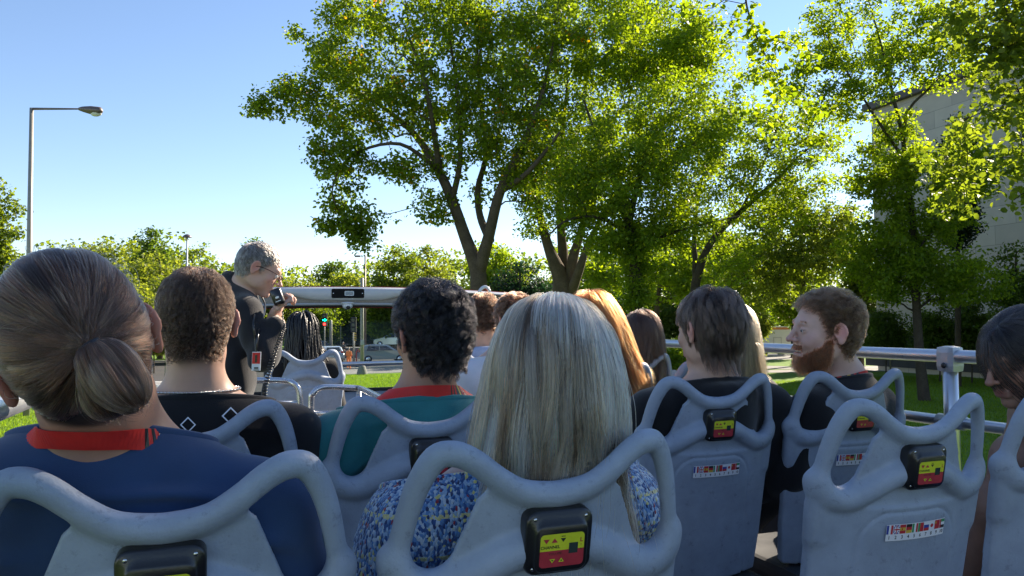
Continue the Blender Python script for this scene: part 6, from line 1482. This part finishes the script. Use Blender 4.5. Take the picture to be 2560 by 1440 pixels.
D = 75; b0 = gb(1846, D); t = empty('street_lamp', tuple(b0), label='short white lamp post by the trailer with an orange banner', cat='street lamp'); z1 = topz(1846, 730, D)
m = MB(); m.tube([(0, 0, 0), (0, 0, z1)], .07, 8); m.build('pole', M_white, t); m = MB(); m.tube([(0, 0, z1), tuple(-ax*.3+np.array([0, 0, z1+.08])), tuple(-ax*.55+np.array([0, 0, z1+.02]))], [.06, .1, .12], 8); m.build('lamp_head', M_white, t)
m = MB(); m.prism([ax*.1+np.array([0, 0, z1]), ax*.45+np.array([0, 0, z1]), ax*.45+np.array([0, 0, z1-.7]), ax*.1+np.array([0, 0, z1-.55])], (0, .01, 0)); m.build('banner', mat('banner_orange', (.5, .25, .12), .7), t)
# ------------------------------------------------------------------ vehicles
def car(name, label, loc, rz, col, L=4.3, W=1.75, H=1.53, suv=False):
    t = empty(name, loc, rz, label=label, cat='car'); paint = mat('car_paint', col, .28, metal=.35, coat=.6)
    g = mat('car_glass', (.03, .04, .05), .08)
    pr = [(-2.12, .42), (-2.15, .80), (-2.05, 1.02), (-1.93, 1.08), (-1.55, 1.46), (-1.2, 1.52), (-.1, 1.53), (.35, 1.47), (1.05, 1.02), (1.75, .90), (2.08, .74), (2.13, .42), (1.9, .30), (-1.9, .30)]
    if suv: pr = [(x, z*1.1) for x, z in pr]
    P = np.array(pr)*[L/4.3, H/1.53]; mb = MB(); n = len(P); V = []; Fs = []
    ys = [(-1, .93), (-.9, 1.0), (.9, 1.0), (1, .93)]
    for yy, sc_ in ((-W/2, 1), (-W/2+.09, 1), (W/2-.09, 1), (W/2, 1)):
        for x, z in P:
            tum = max(0, (z-.95*H/1.53))*.30; V.append((x*(.97 if abs(yy) > W/2-.05 else 1), yy*(1-tum/(W/2)*1.0) if abs(yy) else yy, z-(.02 if abs(yy) > W/2-.05 else 0)))
    for k in range(3):
        for i in range(n): Fs.append((k*n+i, (k+1)*n+i, (k+1)*n+(i+1) % n, k*n+(i+1) % n))
    Fs.append(tuple(range(n))); Fs.append(tuple(3*n+i for i in range(n-1, -1, -1))); mb.add(V, Fs, 0, False)
    mb.build('body', paint, t)
    k = L/4.3; h = H/1.53*(1.1 if suv else 1)
    for sy in (-1, 1):
        for (xa, xb, xc_, xd) in (((-1.45, -1.30, -.42, -.42)), ((-.34, -.34, .22, .78))):
            mb = MB(); z0, z1_ = 1.03*h, 1.40*h; yb_, yt_ = sy*(W/2-.018+.006), sy*(W/2-.13+.006)
            mb.prism([(xa*k, yb_, z0), (xd*k, yb_, z0), (xc_*k, yt_, z1_), (xb*k, yt_, z1_)], (0, sy*.006, 0)); mb.build('side_window', g, t)
        for x in (-1.32*k, 1.34*k):
            mb = MB(); mb.tube([(x, sy*(W/2-.2), .32), (x, sy*(W/2+.01), .32)], .32, 20); wh = mb.build('wheel', M_rubber, t)
            mb = MB(); mb.tube([(x, sy*(W/2), .32), (x, sy*(W/2+.022), .32)], [.21, .19], 14)
            mb.build('rim', M_steel, wh)
        mb = MB(); mb.box((-2.03*k, sy*(W/2-.16), .98*h), (.16, .26, .20), bev=.04); mb.build('tail_light', mat('tail_light_red', (.5, .02, .02), .25), t)
        mb = MB(); mb.box((2.0*k, sy*(W/2-.2), .72*h), (.16, .3, .14), bev=.04); mb.build('headlight', mat('headlight_clear', (.6, .62, .65), .15), t)
    mb = MB(); mb.prism([(-1.99*k, -.62, 1.08*h), (-1.99*k, .62, 1.08*h), (-1.64*k, .52, 1.42*h), (-1.64*k, -.52, 1.42*h)], (-.03, 0, .02)); mb.build('rear_window', g, t)
    mb = MB(); mb.prism([(.98*k, -.66, 1.09*h), (.98*k, .66, 1.09*h), (.44*k, .55, 1.43*h), (.44*k, -.55, 1.43*h)], (.03, 0, .02)); mb.build('windscreen', g, t)
    mb = MB(); mb.box((-2.1*k, 0, .5), (.14, W-.1, .24), bev=.05); mb.build('bumper', paint, t)
    return t
p = gb(957, 68); car('parked_car', 'silver grey hatchback on the cross road with a red tail light', tuple(p), R(6)-YAW*.5, (.30, .33, .36))
p = gb(985, 88); car('parked_car', 'small white car on the grass bank behind the silver hatchback', (p[0], p[1], .7), R(150), (.65, .7, .75))
p = gb(800, 74); car('parked_car', 'black vehicle behind the traffic signal left of the pedestrian', tuple(p), R(10), (.012, .012, .014), H=1.75)
p = gb(822, 69); car('parked_car', 'white roofed car next to the black vehicle at the crossing', tuple(p), R(95), (.5, .55, .6), H=1.4)
# trailer and ticket booth
M_cream = mat('trailer_cream', (.62, .60, .52), .4, noise=.05, nscale=2)
p = gb(1925, 74); t = empty('trailer', tuple(p), rz=-YAW, label='cream camper trailer with a sloping end beyond the lawn', cat='trailer')
m = MB(); s = 74/F
P = [(-1.4, .7), (1.9, .7), (2.5, 1.3), (2.05, 2.3), (1.5, 2.7), (-1.4, 2.75)]; m.prism([(a, 0, z) for a, z in P], (0, 2.0, 0)); m.build('body', M_cream, t)
m = MB(); m.prism([(-1.4, -.01, 2.42), (1.8, -.01, 2.42), (1.62, -.01, 2.62), (-1.4, -.01, 2.66)], (0, -.01, 0)); m.build('orange_stripe', mat('stripe_orange', (.55, .18, .05), .5), t)
m = MB()
for a, b_ in (((.3, -.012, 1.25), (.02, .01, .9)), ((1.0, -.012, 1.25), (.02, .01, .9)), ((.65, -.012, 1.7), (.7, .01, .02))): m.box(a, b_)
m.build('hatch_lines', M_blk, t)
for x in (-.6, 1.0):
    m = MB(); m.tube([(x, -.02, .36), (x, .25, .36)], .36, 16); wh = m.build('wheel', M_rubber, t); m = MB(); m.tube([(x, -.04, .36), (x, 0, .36)], .18, 12); m.build('rim', M_steel, wh)
p = gb(1872, 76); t = empty('kiosk', tuple(p), rz=-YAW, label='small grey ticket kiosk next to the cream trailer', cat='kiosk')
m = MB(); m.box((0, 0, 1.45), (1.9, 1.8, 2.9), bev=.03); m.build('wall', mat('kiosk_grey', (.20, .22, .25), .6, noise=.1), t)
m = MB(); m.box((0, 0, 3.0), (2.2, 2.1, .14), bev=.03); m.build('roof', M_panel, t)
m = MB(); m.box((-.35, -.92, 2.1), (.8, .06, .9)); m.build('window', M_win, t)
m = MB(); m.box((.0, -1.6, .8), (1.2, .06, 1.2)); m.build('notice_board', M_white, t)
m = MB(); m.box((.0, -1.64, 1.25), (1.2, .02, .16)); m.build('red_band', M_red, t)
# ------------------------------------------------------------------ pedestrians far off
def pedestrian(label, loc, rz, top, legs, skin, hair, vest=None, H=1.72, lean=0):
    S = SDF(); k = H/1.72
    S.cap((0, 0, 1.44*k), (0, 0, 1.52*k), .05); S.ell((0, 0, 1.62*k), (.075, .09, .11))
    S.ell((0, 0, 1.22*k), (.17, .11, .22), k=.04); S.ell((0, 0, .96*k), (.15, .11, .12), k=.05)
    for sx in (-1, 1):
        S.chain([(sx*.15, 0, 1.38*k), (sx*.21, .02, 1.12*k), (sx*.12, .18, 1.02*k)], [.052, .043, .035]); S.ell((sx*.09, .22, 1.02*k), (.03, .05, .02), k=.01)
        S.chain([(sx*.09, 0, .92*k), (sx*.10, .01, .5*k), (sx*.10, -.01, .08)], [.085, .06, .045]); S.ell((sx*.10, .06, .04), (.045, .12, .04))
    V, Fc = S.mesh(.022); ce = V[Fc].mean(1); mi = np.where(ce[:, 2] > 1.66*k, 3, np.where(ce[:, 2] > 1.46*k, 0, np.where(ce[:, 2] > .95*k, 1, 2)))
    mi = np.where((ce[:, 1] < -.02) & (ce[:, 2] > 1.56*k), 3, mi); mi = np.where((ce[:, 1] > .15) & (ce[:, 2] > .95*k) & (ce[:, 2] < 1.1*k), 0, mi)
    o = link('person', mesh_np('person', V, Fc, [skin, top, legs, hair], True, mi), None, label=label, cat='person'); o.location = loc; o.rotation_euler = (lean, 0, rz); return o
M_skin0 = mat('skin_far', (.42, .25, .18), .5); M_suit = mat('suit_dark', (.02, .02, .025), .8); M_hairg = mat('hair_grey_far', (.25, .24, .23), .8); M_ora = mat('safety_orange', (.85, .22, .04), .7); M_trou = mat('trousers_grey', (.12, .11, .10), .8)
p = gb(858, 70); pedestrian('person in a dark suit standing on the kerb holding papers', tuple(p), R(160), M_suit, M_suit, M_skin0, M_hairg)
p = gb(872, 58); pedestrian('person in an orange safety vest seen from behind by the crossing', tuple(p), R(-30), M_ora, M_ora, M_skin0, M_hairg, H=1.6)
